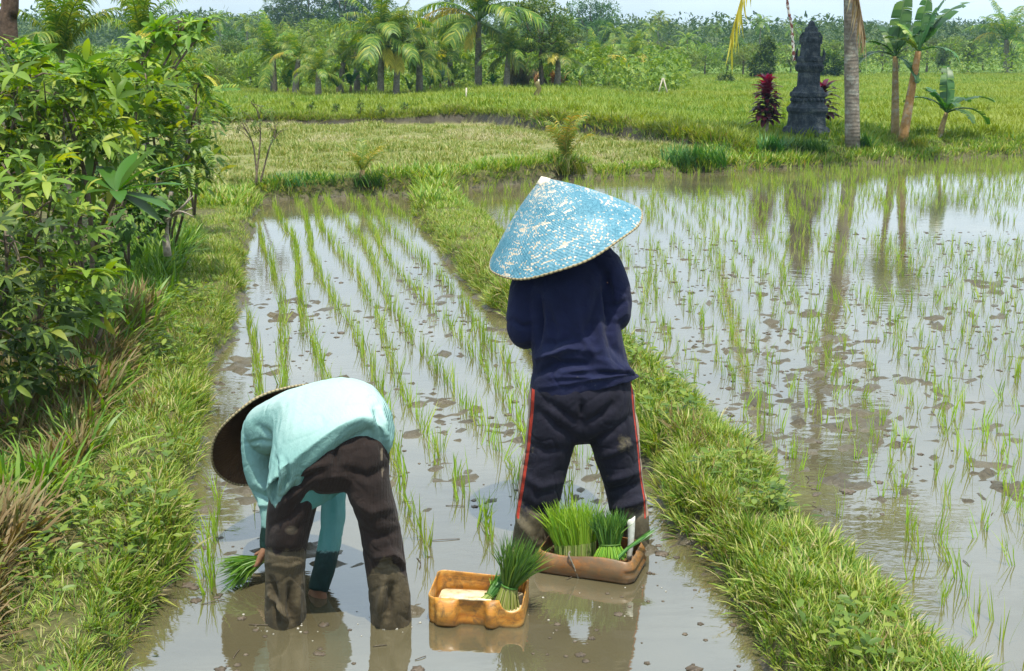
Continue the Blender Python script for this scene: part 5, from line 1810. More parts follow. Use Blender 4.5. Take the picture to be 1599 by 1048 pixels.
# ---- palms
def frond_geo(L, e0, droop, n=40, leaf=0.30, r_=None, hang=0.75, w=0.019, vee=0.5):
    r_ = r_ or rp
    g = Geo()
    t = np.linspace(0, 1, 16)
    a = e0 - droop * t ** 1.2
    x = np.concatenate([[0], np.cumsum(np.cos(a[:-1]) * L / 15)]); z = np.concatenate([[0], np.cumsum(np.sin(a[:-1]) * L / 15)])
    rib = np.column_stack([x, 0 * x, z])
    tube(g, rib, np.linspace(0.022, 0.004, 16) * L * 0.6, 5)
    for k in range(n):
        u = 0.16 + 0.83 * k / (n - 1)
        p = np.array([np.interp(u, t, x), 0, np.interp(u, t, z)]); an = np.interp(u, t, a)
        ll = leaf * L * (math.sin(math.pi * min(1, (u - 0.05) * 0.98)) ** 0.6 * 0.85 + 0.15) * r_.uniform(0.85, 1.1)
        for s in (-1, 1):
            # leaflets leave the rib sideways and forward, then hang with their own weight
            tg_ = np.array([math.cos(an), 0, math.sin(an)]); nm_ = np.array([-math.sin(an), 0, math.cos(an)])
            d0 = tg_ * r_.uniform(0.45, 0.75) + np.array([0, s, 0]) * r_.uniform(0.7, 0.95) + nm_ * vee * 0.5
            d0 /= np.linalg.norm(d0)
            hg = hang * r_.uniform(0.6, 1.3)
            tt = np.array([0, 0.35, 0.7, 1.0])[:, None]
            Cc = p + ll * (d0 * tt * (1 - 0.25 * tt) + np.array([0, 0, -1.0]) * hg * 0.75 * tt ** 2)
            wd = np.cross(np.gradient(Cc, axis=0), nm_ + 1e-3); wd /= np.linalg.norm(wd, axis=1)[:, None] + 1e-9
            Wd = wd * (w * L * r_.uniform(0.8, 1.2) * 0.5 * np.array([0.7, 1.0, 0.7, 0.1]))[:, None]
            V = np.empty((8, 3)); V[0::2] = Cc + Wd; V[1::2] = Cc - Wd
            g.add(V, None, [[0, 1, 3, 2], [2, 3, 5, 4], [4, 5, 7, 6]])
    return g


FR_UP = [frond_geo(1, e, d_) .mesh('frond', True, [PALM]) for e, d_ in ((1.25, 1.1), (1.05, 1.45), (0.8, 1.55), (0.5, 1.5), (0.25, 1.3), (1.42, 0.6))]
FR_DOWN = [frond_geo(1, 0.0, 1.2).mesh('frond', True, [PALM]), frond_geo(1, -0.25, 0.9).mesh('frond', True, [PALM])]
FR_YEL = frond_geo(1, -0.6, 0.9, 30, 0.33, hang=0.9, w=0.04).mesh('frond', True, [PALMY])
FR_YELUP = frond_geo(1, 0.7, 1.9, 30, 0.30).mesh('frond', True, [PALMY])
FR_DRY = frond_geo(1, -1.15, 0.45, 26, 0.34, hang=0.7, w=0.022).mesh('frond', True, [PALMD])


def palm(label, base, crown, Lf, n=15, tr_r=0.09, yellow=(), group='palms', seed=0, dry=(), spread=None, bend=0.0, cat='palm tree', name='coconut_palm', bark_m=None, up_only=False):
    r_ = random.Random(seed)
    base, crown = np.asarray(base, float), np.asarray(crown, float)
    o = empty(name, base, 0, label, cat, group)
    h = crown - base
    g = Geo()
    mid = h * 0.5 + np.array([bend, 0, 0])
    pth = curve3([(0, 0, -0.08), mid, h], 16)
    tube(g, pth, np.linspace(tr_r * 1.25, tr_r * 0.8, 16) * (1 + 0.015 * np.sin(np.arange(16) * 2.4)), 10)
    g.build('trunk', bark_m or PALMBARK, o)
    for k in range(n):
        az = k * 2.399 + r_.uniform(-.3, .3)
        u = k / max(1, n - 1)
        if u < 0.88 or up_only:
            me = FR_UP[[5, 0, 0, 1, 1, 2, 2, 3, 3, 4][min(9, int(u / 0.88 * 10)) if not up_only else r_.choice([0, 1, 2, 5, 0])]]
        else:
            me = r_.choice(FR_DOWN)
        f = link('frond', me, o)
        f.location = tuple(h + [0, 0, r_.uniform(-.05, .05)])
        f.rotation_euler = (r_.uniform(-.15, .15), r_.uniform(-.12, .12), az)
        s = Lf * r_.uniform(0.82, 1.1); f.scale = (s, s, s)
    for az, sc, kind in list(yellow) + list(dry):
        f = link('frond', {'y': FR_YEL, 'u': FR_YELUP, 'd': FR_DRY}[kind], o)
        f['label'] = {'y': 'yellow hanging frond', 'u': 'yellowing arching frond', 'd': 'dry brown hanging frond'}[kind]
        f.location = tuple(h); f.rotation_euler = (0, 0, R(az)); f.scale = (Lf * sc,) * 3
    return o


def belt(x, yb, dz=0.0):
    """ground point at a photo position on the far fields"""
    return ground_at(x, yb, 0.35)


def palm_at(label, x, yb, xc, yc, rpx, Y=None, **kw):
    b = belt(x, yb) if Y is None else np.array([D(x, yb, Y)[0], Y, terr_z(D(x, yb, Y)[0], Y)])
    c = D(xc, yc, b[1])
    k = (b[1] * cp + 0.8) / F_PX
    return palm(label, b, c, rpx * k, tr_r=kw.pop('tpx', 5) * k, **kw)


palm_at('young palm with two hanging yellow fronds, left of a pair of trunks', 594, 152, 596, 58, 98, n=19, seed=1, yellow=((-60, .5, 'y'),), tpx=4.5)
palm_at('young palm with pale base and yellow fan frond, right of a trunk pair', 618, 152, 622, 76, 80, n=15, seed=2, yellow=((-110, .45, 'y'), (-80, .5, 'y')), tpx=4.5)
palm_at('tall slim palm with one yellow fan frond and long arching yellowed leaves', 747, 142, 747, 34, 112, n=19, seed=3, yellow=((-125, .42, 'y'), (170, 1.0, 'u'), (150, .9, 'u')), tpx=5)
palm_at('short full dark palm between the paired trunks and the tall slim palm', 655, 150, 655, 88, 66, n=15, seed=4, tpx=5)
palm_at('squat young palm with brownish trunk left of the paired palms', 497, 155, 497, 112, 50, n=15, seed=5, tpx=4.5, yellow=((180, .9, 'u'),))
palm_at('bushy palm at the left end of the row, next to the thin sapling', 428, 150, 426, 85, 70, n=18, seed=6, tpx=5)
palm_at('leaning palm with big bright yellow arching frond beside the banana clump', 938, 140, 932, 98, 62, n=14, seed=7, tpx=4.5, yellow=((15, 1.0, 'u'), (-10, 1.0, 'u'), (-30, .6, 'y')))
palm_at('full yellow-green palm on its own at the right edge of the fields', 1571, 114, 1572, 62, 72, n=17, seed=8, tpx=4.5, yellow=((160, .8, 'u'),))
palm_at('stemless young palm with tall upright fronds above the left bushes', 100, 240, 96, 95, 135, Y=12.5, n=14, seed=9, up_only=True)
palm_at('palm with long swept fronds crossing the sky above the left bushes', 226, 240, 222, 62, 120, Y=15.5, n=12, seed=10, up_only=True, yellow=((-70, .6, 'u'),))
palm_at('low yellowish palm half hidden behind the feathery shrub', 290, 200, 290, 128, 75, Y=17.5, n=13, seed=11, yellow=((20, .8, 'u'), (-20, .8, 'u')))
for x_, yb_, xc_, yc_, r_px, sd_ in ((530, 150, 536, 98, 56, 31), (558, 148, 556, 78, 60, 32), (705, 142, 702, 88, 62, 33), (790, 142, 794, 84, 58, 34), (460, 152, 466, 92, 58, 35), (870, 140, 872, 92, 52, 36), (985, 136, 985, 92, 52, 37)):
    palm_at('bushy medium palm standing among the banana plants of the palm row', x_, yb_, xc_, yc_, r_px, n=15, seed=sd_, tpx=4.5, group='bushy palms of the row', yellow=((sd_ * 47, .9, 'u'),))
palm_at('palm with pale wind-blown fronds behind the banana row', 690, 140, 700, 75, 62, Y=52, n=15, seed=12, tpx=4)

# big coconut palm on the right bank: its crown hangs above the picture
pb = ground_at(1332, 234, 0.2)
cr = D(1308, -60, pb[1] + .1); cr[2] = 6.4
big = palm('coconut palm with grey lichened trunk on the far bank right of the dark shrine', pb, cr, 2.9, n=18, tr_r=0.105, seed=20, bend=-0.02, group=None)
kk = (pb[1] * cp + .8) / F_PX
# hanging fronds of that palm
for x0, y0, x1, y1, mat_, lab, n_ in ((1238, -235, 1140, 60, PALMY, 'yellowing drooping frond', 40), (1290, -235, 1352, 62, PALMD, 'dry straw-coloured hanging frond', 46)):
    g = Geo()
    top_ = np.array([cr[0], cr[1], cr[2]])
    c_ = curve3([top_, D(x0, y0, pb[1] - .4), D((x0 * .45 + x1 * .55), (y0 * .4 + y1 * .6) - 30, pb[1] - .6), D(x1, y1, pb[1] - .6)], 22)
    tube(g, c_ - pb, np.linspace(0.035, 0.008, 22), 6)
    for k in range(n_):
        u = 0.25 + 0.75 * k / n_
        p = c_[min(21, int(u * 21))] * (1 - (u * 21) % 1) + c_[min(21, int(u * 21) + 1)] * ((u * 21) % 1)
        for s in (-1, 1):
            V, T, Q = blade_tmpl(rnd.uniform(0.35, 0.7), 0.035, 0.1, rnd.uniform(0.0, 0.3), 3, rnd.uniform(0, 6.28))
            V[:, 2] *= -1
            g.add(V + (p - pb), T, Q)
    f = g.build('frond', mat_, big); f['label'] = lab
# thin mottled stalk hanging from the crown
g = Geo()
c_ = curve3([cr + [-.1, -.2, 0], D(1222, -260, pb[1] - .5), D(1228, -20, pb[1] - .5), D(1236, 40, pb[1] - .5), D(1240, 95, pb[1] - .5)], 40)
tube(g, c_ - pb, 0.022 + 0.008 * np.sin(np.arange(40) * 2.6), 7)
m, nt, out = newmat('mottled_stalk')
principled(nt, out, ramp(nt, noise_tex(nt, 16, 2), [(0.44, (0.20, 0.055, 0.035)), (0.52, (0.72, 0.68, 0.62))]), 0.7)
f = g.build('flower_stalk', m, big); f['label'] = 'thin red and white mottled hanging stalk'


# ---- bananas
def banana_leaf(L, W, e0, droop, tears, r_):
    g = Geo()
    n = 28
    t = np.linspace(0, 1, n + 1)
    a = e0 - droop * t ** 1.3
    x = np.concatenate([[0], np.cumsum(np.cos(a[:-1]) * L / n)]); z = np.concatenate([[0], np.cumsum(np.sin(a[:-1]) * L / n)])
    tube(g, np.column_stack([x, 0 * x, z]), np.linspace(0.025, 0.005, n + 1) * L * 0.8, 5)
    hw = W * 0.5 * np.clip(np.sin(np.pi * np.clip(t * 0.86 + 0.06, 0, 1)), 0, 1) ** 0.55
    hw[t < 0.12] = 0.01 * L
    for s in (-1, 1):
        k = 2
        while k < n:
            m_ = min(n, k + (r_.choice([1, 1, 2, 3, 5]) if tears else 6))
            dz = r_.uniform(0.0, 0.45) if tears else 0.15
            sh_ = r_.uniform(-.01, .05) * L if tears else 0
            V, Q = [], []
            for q in range(k, m_ + 1):
                gap = 0.0 if not tears else (0.0015 * L * (1 if q == k else (-1 if q == m_ else 0)))
                for u in (0, 0.5, 1.0):
                    V.append([x[q] + u * sh_ + gap * u * 3, s * hw[q] * u * math.cos(dz * u), z[q] + hw[q] * (0.22 * u - math.sin(dz * u) * u * 0.9)])
            for q in range(m_ - k):
                for u in range(2):
                    b_ = q * 3 + u
                    Q.append([b_, b_ + 3, b_ + 4, b_ + 1])
            g.add(V, None, Q)
            k = m_
    return g


rb_ = random.Random(5)
BL = [banana_leaf(1, 0.30, e, d_, True, rb_).mesh('leaf', True, [BANANA]) for e, d_ in ((1.35, 0.5), (1.1, 1.0), (0.9, 1.6), (0.4, 1.6), (-0.2, 1.2))]
BLL = [banana_leaf(1, 0.26, e, d_, tr_, rb_).mesh('leaf', True, [BANLIGHT]) for e, d_, tr_ in ((1.35, 0.4, False), (1.1, 0.9, True), (0.8, 1.4, True), (0.3, 1.5, True))]


def banana(label, base, top, leaves, stem_r, group=None, stem_m=None):
    """leaves: (azimuth, length, kind, light)"""
    base, top = np.asarray(base, float), np.asarray(top, float)
    o = empty('banana_plant', base, 0, label, 'banana plant', group)
    h = top - base
    g = Geo(); tube(g, curve3([(0, 0, -.05), h * .5, h], 10), np.linspace(stem_r * 1.25, stem_r * 0.7, 10), 9)
    g.build('stem', stem_m or BANSTEM, o)
    for az, L, kind, light in leaves:
        f = link('leaf', (BLL if light else BL)[kind], o)
        f.location = tuple(h); f.rotation_euler = (0, 0, R(az)); f.scale = (L, L, L)
    return o


p1_ = ground_at(1398, 214, 0.3)
banana('left one of two tall banana plants on the far bank, pale straight stem', p1_, D(1398, 88, p1_[1]), [(60, 1.25, 0, False), (-30, .8, 1, False), (200, .95, 3, False), (185, .8, 2, False), (-60, .75, 4, False), (100, .9, 1, False), (10, .6, 2, True)], 0.065)
p2_ = ground_at(1408, 226, 0.3)
banana('right one of two tall banana plants on the far bank, leaning brown peeling stem', p2_, D(1434, 80, p2_[1]), [(20, 1.35, 1, False), (0, 1.0, 0, False), (160, .8, 2, True), (120, .75, 1, True), (-30, .8, 3, False), (210, .7, 2, True), (60, 1.0, 0, False)], 0.075,
       stem_m=bark('peeling_banana_bark', [(0.3, (0.20, 0.11, 0.03)), (0.5, (0.40, 0.22, 0.08)), (0.7, (0.50, 0.36, 0.22))], 9, 1.2))
p3_ = ground_at(1466, 214, 0.3)
banana('small banana plant with dark drooping leaves at the right of the far bank', p3_, D(1478, 176, p3_[1]), [(80, .9, 0, False), (10, .95, 3, False), (-15, .9, 2, False), (168, .85, 2, False), (-60, .7, 3, False), (195, .7, 1, False), (120, .7, 1, False), (40, .8, 2, False), (-90, .6, 2, False)], 0.05)
# row of bananas under the palms
rowb = [(450, 152, 38), (466, 150, 30), (527, 152, 44), (548, 150, 46), (572, 148, 40), (672, 146, 34), (688, 145, 40), (708, 142, 34), (905, 140, 40), (928, 138, 46), (975, 135, 48), (998, 135, 56), (1012, 134, 36), (770, 142, 28), (640, 150, 26), (885, 138, 30)]
lab = ['stout banana plant in the row under the palms', 'slender banana plant in the row under the palms']
for k, (x, y, hpx) in enumerate(rowb):
    b = belt(x, y); kq = (b[1] * cp + .8) / F_PX
    h_ = hpx * kq
    banana('leafy banana plant in the low green row beneath the distant palms', b, b + [0, 0, h_ * 0.35],
           [(az + rnd.uniform(-20, 20), h_ * rnd.uniform(0.55, 0.85), rnd.choice([0, 1, 1, 2]), rnd.random() < 0.55) for az in range(0, 360, 45)], 2.2 * kq, 'banana plants under the palms')

# ---- far bank: shrine, red plants, grass clumps
sb_ = ground_at(1258, 214, 0.3)
sY = sb_[1]
spx = (sY * cp + .8) / F_PX
shr = empty('stone_shrine', (sb_[0], sY, sb_[2]), 0.28, 'dark weathered stepped stone shrine pillar on the far bank', 'shrine')
m, nt, out = newmat('dark_volcanic_stone')
n1 = noise_tex(nt, 9, 6, 0.7); n2 = noise_tex(nt, 40, 4, 0.7)
principled(nt, out, ramp(nt, n1, [(0.3, (0.016, 0.022, 0.030)), (0.5, (0.042, 0.054, 0.070)), (0.68, (0.11, 0.125, 0.13))]), 0.9, bump(nt, math_(nt, 'ADD', n1, n2), 0.8, 0.03), spec=0.25)
STONE = m


def sq_loft(g, prof, n=6):
    """prof: (half width m, z m) rings of a square pillar with chipped corners"""
    P = []
    for hw, z in prof:
        c_ = hw * 0.06
        q = [(-hw + c_, -hw), (hw - c_, -hw), (hw, -hw + c_), (hw, hw - c_), (hw - c_, hw), (-hw + c_, hw), (-hw, hw - c_), (-hw, -hw + c_)]
        P.append([(a, b, z) for a, b in q])
    rings(g, np.array(P))


def sp_(rows):
    return [(w * spx * 0.5 * 0.80, (214 - y) * spx) for w, y in rows]


def relief(g, hw, z0, z1, n):
    for k in range(n):
        for ang_ in range(4):
            x = (k - (n - 1) / 2) * hw * 1.7 / n
            b_ = Geo(); ball(b_, (0, 0, 0), (hw * 0.6 / n, hw * 0.12, (z1 - z0) * 0.42)); V, T, Q = b_.tmpl()
            g.add(rotz(V + [x, -hw, (z0 + z1) / 2], ang_ * math.pi / 2), T, Q)


g = Geo(); sq_loft(g, sp_([(70, 220), (68, 206), (63, 200), (56, 198), (54, 196), (52, 180), (54, 177)])); g.build('plinth', STONE, shr, False)
g = Geo(); sq_loft(g, sp_([(54, 178), (58, 175), (58, 170), (53, 168), (48, 165), (46, 162), (46, 155), (51, 153), (51, 148), (45, 146), (42, 143), (39, 140)])); relief(g, 25 * spx * .8, (214 - 162) * spx, (214 - 155) * spx, 5); g.build('stepped_base', STONE, shr, False)
g = Geo(); sq_loft(g, sp_([(36, 142), (32, 137), (31, 118), (34, 115)])); relief(g, 15.5 * spx * .8, (214 - 136) * spx, (214 - 120) * spx, 2); g.build('shaft', STONE, shr, False)
g = Geo(); sq_loft(g, sp_([(34, 117), (38, 114.5), (40, 113), (40, 107), (36, 106), (35, 103), (38, 101), (38, 96), (31, 94)]))
for sx_ in (-1, 1):
    for sy_ in (-1, 1):
        h0 = 18 * spx * .8
        tube(g, [(sx_ * h0, sy_ * h0, (214 - 100) * spx), (sx_ * h0 * 1.06, sy_ * h0 * 1.06, (214 - 90) * spx), (sx_ * h0 * 0.95, sy_ * h0 * 0.95, (214 - 82) * spx)], [0.035, 0.03, 0.006], 6)
relief(g, 20 * spx * .8, (214 - 113) * spx, (214 - 106) * spx, 6)
g.build('cornice', STONE, shr, False)
g = Geo(); sq_loft(g, sp_([(30, 96), (28, 88), (27, 75), (30, 72), (30, 68), (24, 66), (23, 60), (19, 58), (17, 52), (11, 50), (9, 46), (4, 42)]))
for sx_ in (-1, 1):
    for sy_ in (-1, 1):
        h0 = 13.5 * spx * .8
        tube(g, [(sx_ * h0, sy_ * h0, (214 - 76) * spx), (sx_ * h0 * 1.05, sy_ * h0 * 1.05, (214 - 66) * spx), (sx_ * h0 * 0.8, sy_ * h0 * 0.8, (214 - 58) * spx)], [0.03, 0.026, 0.005], 6)
g.build('finial', STONE, shr, False)


def cordyline(label, base, top, hpx, wpx, n, redshare):
    base = np.asarray(base, float)
    o = empty('cordyline_plant', base, 0, label, 'red plant')
    kq = (base[1] * cp + .8) / F_PX
    h = np.asarray(top) - base
    g = Geo(); tube(g, curve3([(0, 0, -.05), h * 0.5 + [.03, 0, 0], h * 0.9], 8), np.linspace(.03, .018, 8), 7); g.build('stem', PALEBARK, o)
    young, old = Geo(), Geo()
    for k in range(n):
        u = k / n
        z_ = h * (0.30 + 0.68 * u) if redshare < 1 else h * (0.5 + 0.5 * u)
        L = wpx * kq * rnd.uniform(0.75, 1.15) * (1.1 - 0.25 * u)
        V, T, Q = lance(L, L * 0.34, rnd.uniform(0.6, 1.5), 5, 0.25, 0.2 + 0.85 * u ** 2 + rnd.uniform(-.15, .25))
        (young if u > 1 - redshare else old).add(rotz(V, k * 2.399 + rnd.uniform(-.2, .2)) + z_, None, Q)
    young.build('young_leaves', REDLEAF, o); old.build('old_leaves', MAROON, o)
    return o


cb = ground_at(1196, 216, 0.3)
cordyline('tall cordyline with magenta crown and maroon lower leaves left of the shrine', cb, D(1198, 128, cb[1]), 90, 27, 170, 0.36)
cb2 = ground_at(1284, 206, 0.3)
cordyline('maroon-leaved cordyline half hidden behind the right side of the shrine', cb2 + [.06, .25, 0], D(1285, 136, cb2[1] + .25), 60, 30, 60, 0.12)


def grass_clump(label, base, h, w, n, mat, name='grass_clump', lean=(0.0, 0.5), wid=0.02, cat='grass clump', group=None):
    o_ = Geo()
    for _ in range(n):
        az = rnd.uniform(0, 6.28); r = w * math.sqrt(rnd.random())
        V, T, Q = blade_tmpl(h * rnd.uniform(0.5, 1.1), wid * rnd.uniform(.7, 1.3), rnd.uniform(*lean), rnd.uniform(0.2, 1.2), 4, az, (r * math.cos(az * 1.7), 0.6 * r * math.sin(az * 1.7)))
        o_.add(V, T, Q)
    o = o_.build(name, mat)
    o.location = tuple(np.asarray(base, float) - [0, 0, 0.03])
    return tag(o, label, cat, group)


REED = leafmat('dark_reed_leaf', [(0.0, (0.03, 0.10, 0.025)), (0.6, (0.06, 0.17, 0.035)), (1.0, (0.15, 0.27, 0.05))], 0.3, 0.45)
grass_clump('wide dark green tall grass clump at the near edge of the terrace', ground_at(1085, 258, .3), 0.42, 0.50, 420, REED)
grass_clump('tall grass clump at the foot of the dark shrine', ground_at(1252, 240, .25), 0.34, 0.42, 320, REED)
grass_clump('tall grass clump around the stem of the magenta red plant', ground_at(1205, 244, .25), 0.46, 0.22, 180, REED)
grass_clump('grass clump at the foot of the lichened coconut trunk', ground_at(1348, 236, .22), 0.42, 0.16, 140, REED)
grass_clump('thin grass clump under the two tall banana plants', ground_at(1420, 232, .22), 0.36, 0.35, 160, GRASS)
grass_clump('low dark grass clump between the thin sapling and the small spiky palm', ground_at(480, 290, .25), 0.20, 0.5, 260, REED)
grass_clump('dark rounded grass clump beneath the small spiky palm', ground_at(575, 290, .22), 0.22, 0.22, 200, REED)


def spiky(label, base, h, n, mats, seed):
    r_ = random.Random(seed)
    o = empty('palm_seedling', base, 0, label, 'young palm')
    g = Geo(); tube(g, [(0, 0, -.04), (0, 0, h * .2)], [0.05, 0.035], 7); g.build('stem', BANSTEM, o)
    me = [frond_geo(1, 1.25, 0.9, 22, 0.34, r_, 0.5, 0.02).mesh('frond', True, [q]) for q in mats]
    for k in range(n):
        f = link('frond', me[k % len(me)], o)
        f.location = (0, 0, h * .12); f.rotation_euler = (r_.uniform(-.3, .3), r_.uniform(-.4, .25), k * 2.4)
        s = h * r_.uniform(0.7, 1.05); f.scale = (s, s, s)


ORG = leafmat('orange_green_frond', [(0.0, (0.12, 0.18, 0.03)), (0.6, (0.28, 0.27, 0.05)), (1.0, (0.45, 0.27, 0.06))], 0.3, 0.5)
spiky('young spiky palm with orange-tinged fronds on the near edge of the fallow field', ground_at(884, 268, .3), 0.88, 11, [PALM, ORG, ORG], 3)
spiky('small spiky palm with yellow-green fronds left of the bank junction', ground_at(566, 278, .3), 0.52, 9, [PALM, ORG], 4)
grass_clump('grass clump around the base of the orange-tinged young palm', ground_at(880, 272, .25), 0.26, 0.35, 220, GRASS)

# small shrubs planted in a line across the field
for x, y, hpx in ((457, 176, 16), (487, 180, 17), (525, 180, 16), (563, 182, 23), (595, 183, 20), (632, 178, 18)):
    b = ground_at(x, y, .5); kq = (b[1] * cp + .8) / F_PX
    shrub('field_shrub', 'small dark shrub in the line of shrubs across the left green field', 'shrub', b, [(b + [0, 0, hpx * kq * .5], (6 * kq, 6 * kq, hpx * kq * .55))], SIMPLE, 3.4 * kq, 9000, CASSDARK, 'field shrubs', stem_r=.012)
b = ground_at(1132, 131, .2); kq = (b[1] * cp + .8) / F_PX
shrub('field_shrub', 'low round dark shrub in the open field left of the red plant', 'shrub', b, [(b + [0, 0, 7 * kq], (14 * kq, 12 * kq, 9 * kq))], SIMPLE, 4 * kq, 1500, CASSDARK, None)
b = ground_at(1188, 125, .2); kq = (b[1] * cp + .8) / F_PX
shrub('leafy_bush', 'tall dark bush directly behind the magenta red plant', 'bush', b, [(b + [0, 0, 22 * kq], (22 * kq, 20 * kq, 22 * kq)), (b + [6 * kq, 0, 48 * kq], (14 * kq, 12 * kq, 18 * kq))], SIMPLE, 6 * kq, 700, CASSDARK, None)
b = ground_at(1296, 122, .2); kq = (b[1] * cp + .8) / F_PX
shrub('leafy_bush', 'round dark bush just right of the shrine in the far field', 'bush', b, [(b + [0, 0, 20 * kq], (21 * kq, 18 * kq, 22 * kq))], SIMPLE, 6 * kq, 800, CASSDARK, None)
b = belt(858, 138); kq = (b[1] * cp + .8) / F_PX
grass_clump('rusty dry plant clump under the dark spreading tree', b, 36 * kq, 22 * kq, 260, DRYLEAF, 'dry_plant', wid=3 * kq, cat='dry plant')
b = belt(812, 140); grass_clump('tall straw-brown reeds left of the dark spreading tree', b, 52 * kq, 14 * kq, 240, DRYG, 'reed_clump', wid=2.4 * kq, cat='reeds')

# sticks, posts, litter in the fields
m, nt, out = newmat('pale_wood')
principled(nt, out, ramp(nt, noise_tex(nt, 18, 4), [(0.3, (0.35, 0.30, 0.22)), (0.7, (0.62, 0.57, 0.47))]), 0.8)
WOOD = m
b = ground_at(1032, 152, .4); kq = (b[1] * cp + .8) / F_PX
o = empty('stick_tripod', b, 0, 'leaning pale sticks propped together in the middle of the green field', 'sticks')
for dx, tx in ((-6, 2), (12, 3)):
    g = Geo(); tube(g, [(dx * kq, 0, -.02), (tx * kq, 0, 29 * kq)], [1.3 * kq, 1.0 * kq], 6); g.build('stick', WOOD, o)
b = ground_at(840, 160, .4); kq = (b[1] * cp + .8) / F_PX
o = empty('scarecrow', b, 0, 'thin ragged scarecrow stake in front of the rusty dry plant', 'scarecrow')
g = Geo(); tube(g, [(0, 0, -.02), (1 * kq, 0, 34 * kq)], [1.1 * kq] * 2, 6); g.build('stake', WOOD, o)
g = Geo(); rings(g, np.array([[(w_ * kq * math.cos(a) + (2 * math.sin(z_ * .4)) * kq, w_ * .6 * kq * math.sin(a), z_ * kq) for a in np.linspace(0, 6.28, 11)[:-1]] for w_, z_ in ((4, 6), (5, 12), (3.5, 20), (4.5, 26), (2.5, 31))])); g.build('rag', DRYG, o)
for x, y, h_, lab_ in ((878, 160, 8, 'short white marker post in the green field near the ragged scarecrow'), (728, 160, 22, 'thin pale stake in the green field before the tall slim palm'), (1320, 136, 14, 'white marker post in the far field beside the coconut trunk')):
    b = ground_at(x, y, .4); kq = (b[1] * cp + .8) / F_PX
    g = Geo(); tube(g, [(0, 0, -.02), (.5 * kq, 0, h_ * kq)], [1.4 * kq, 1.2 * kq], 6)
    o = g.build('marker_post', WOOD); o.location = tuple(b); tag(o, lab_, 'post')
b = ground_at(974, 262, .25)
g = Geo(); kq = (b[1] * cp + .8) / F_PX
for q in range(9):
    c0 = np.array([rnd.gauss(0, 5) * kq, rnd.gauss(0, .05), rnd.uniform(0, 5) * kq])
    V = np.array([[rnd.gauss(0, 4) * kq, rnd.gauss(0, .03), rnd.gauss(0, 2.5) * kq] for _ in range(6)]) + c0
    g.add(V, [[0, 1, 2], [0, 2, 3], [1, 3, 4], [2, 4, 5], [0, 4, 5]])
m, nt, out = newmat('litter_plastic'); geo = nt.nodes.new('ShaderNodeNewGeometry')
principled(nt, out, ramp(nt, geo.outputs['Random Per Island'], [(0.2, (0.6, 0.55, 0.5)), (0.6, (0.62, 0.40, 0.36)), (1.0, (0.2, 0.16, 0.13))]), 0.5)
o = g.build('plastic_litter', m); o.location = tuple(b); tag(o, 'crumpled pale pink litter on the near terrace edge right of the young palm', 'litter')
# ---------------------------------------------------------------- trees beyond the fields
def tree_meshes(kind, seed):
    """trunk and crown meshes of a broadleaf tree about 1 m high"""
    r_ = random.Random(seed)
    st, fo = Geo(), Geo()
    tube(st, curve3([(0, 0, -.03), (r_.gauss(0, .02), 0, .25), (r_.gauss(0, .03), 0, .6)], 8), np.linspace(.030, .014, 8), 7)
    n = {'round': 11, 'layer': 9, 'tall': 10}[kind]
    for k in range(n):
        a = k * 2.4 + r_.uniform(-.4, .4)
        if kind == 'layer': rad, z, rr_, rz_ = r_.uniform(.12, .36), r_.uniform(.38, .92), r_.uniform(.13, .22), r_.uniform(.05, .09)
        elif kind == 'tall': rad, z, rr_, rz_ = r_.uniform(.02, .16), .3 + .62 * k / n, r_.uniform(.10, .17), r_.uniform(.09, .15)
        else: rad, z, rr_, rz_ = r_.uniform(.05, .30), r_.uniform(.38, .85), r_.uniform(.14, .22), r_.uniform(.11, .18)
        c = np.array([rad * math.cos(a), rad * math.sin(a), z])
        tube(st, curve3([(0, 0, .25 + .3 * r_.random()), c * .6 + [0, 0, .1], c], 6), np.linspace(.012, .004, 6), 5)
        m_ = int(150 if kind != 'layer' else 190)
        P, d = blob_points(c, np.array([rr_, rr_, rz_]), m_, 0.3)
        M = orient(P, d + rng.normal(0, .5, (m_, 3)) + [0, 0, -.2], rng.uniform(.020, .042, m_), .5)
        w = rng.integers(0, 3, m_)
        for q in range(3): fo.scatter(SIMPLE[q], M[w == q])
    return st, fo


KINDS = []
for q, (kind, mat_) in enumerate((('round', FARLEAF), ('round', LIMELEAF), ('tall', FARLEAF), ('layer', TREELEAF), ('round', FARLEAF), ('round', TREELEAF))):
    st, fo = tree_meshes(kind, 40 + q)
    KINDS.append((st.mesh('trunk', True, [BARK]), fo.mesh('crown', True, [mat_])))


def tree(label, x, yb, ytop, kind, Y=None, wide=1.0, group=None, name='broadleaf_tree', rz=None):
    b = belt(x, yb) if Y is None else np.array([D(x, yb, Y)[0], Y, terr_z(D(x, yb, Y)[0], Y)])
    kq = (b[1] * cp + .8) / F_PX
    h = D(x, ytop, b[1])[2] - b[2]
    o = empty(name, b, rnd.uniform(0, 6.28) if rz is None else rz, label, 'tree', group)
    link('trunk', KINDS[kind][0], o); link('crown', KINDS[kind][1], o)
    o.scale = (h * wide, h * wide, h)
    return o


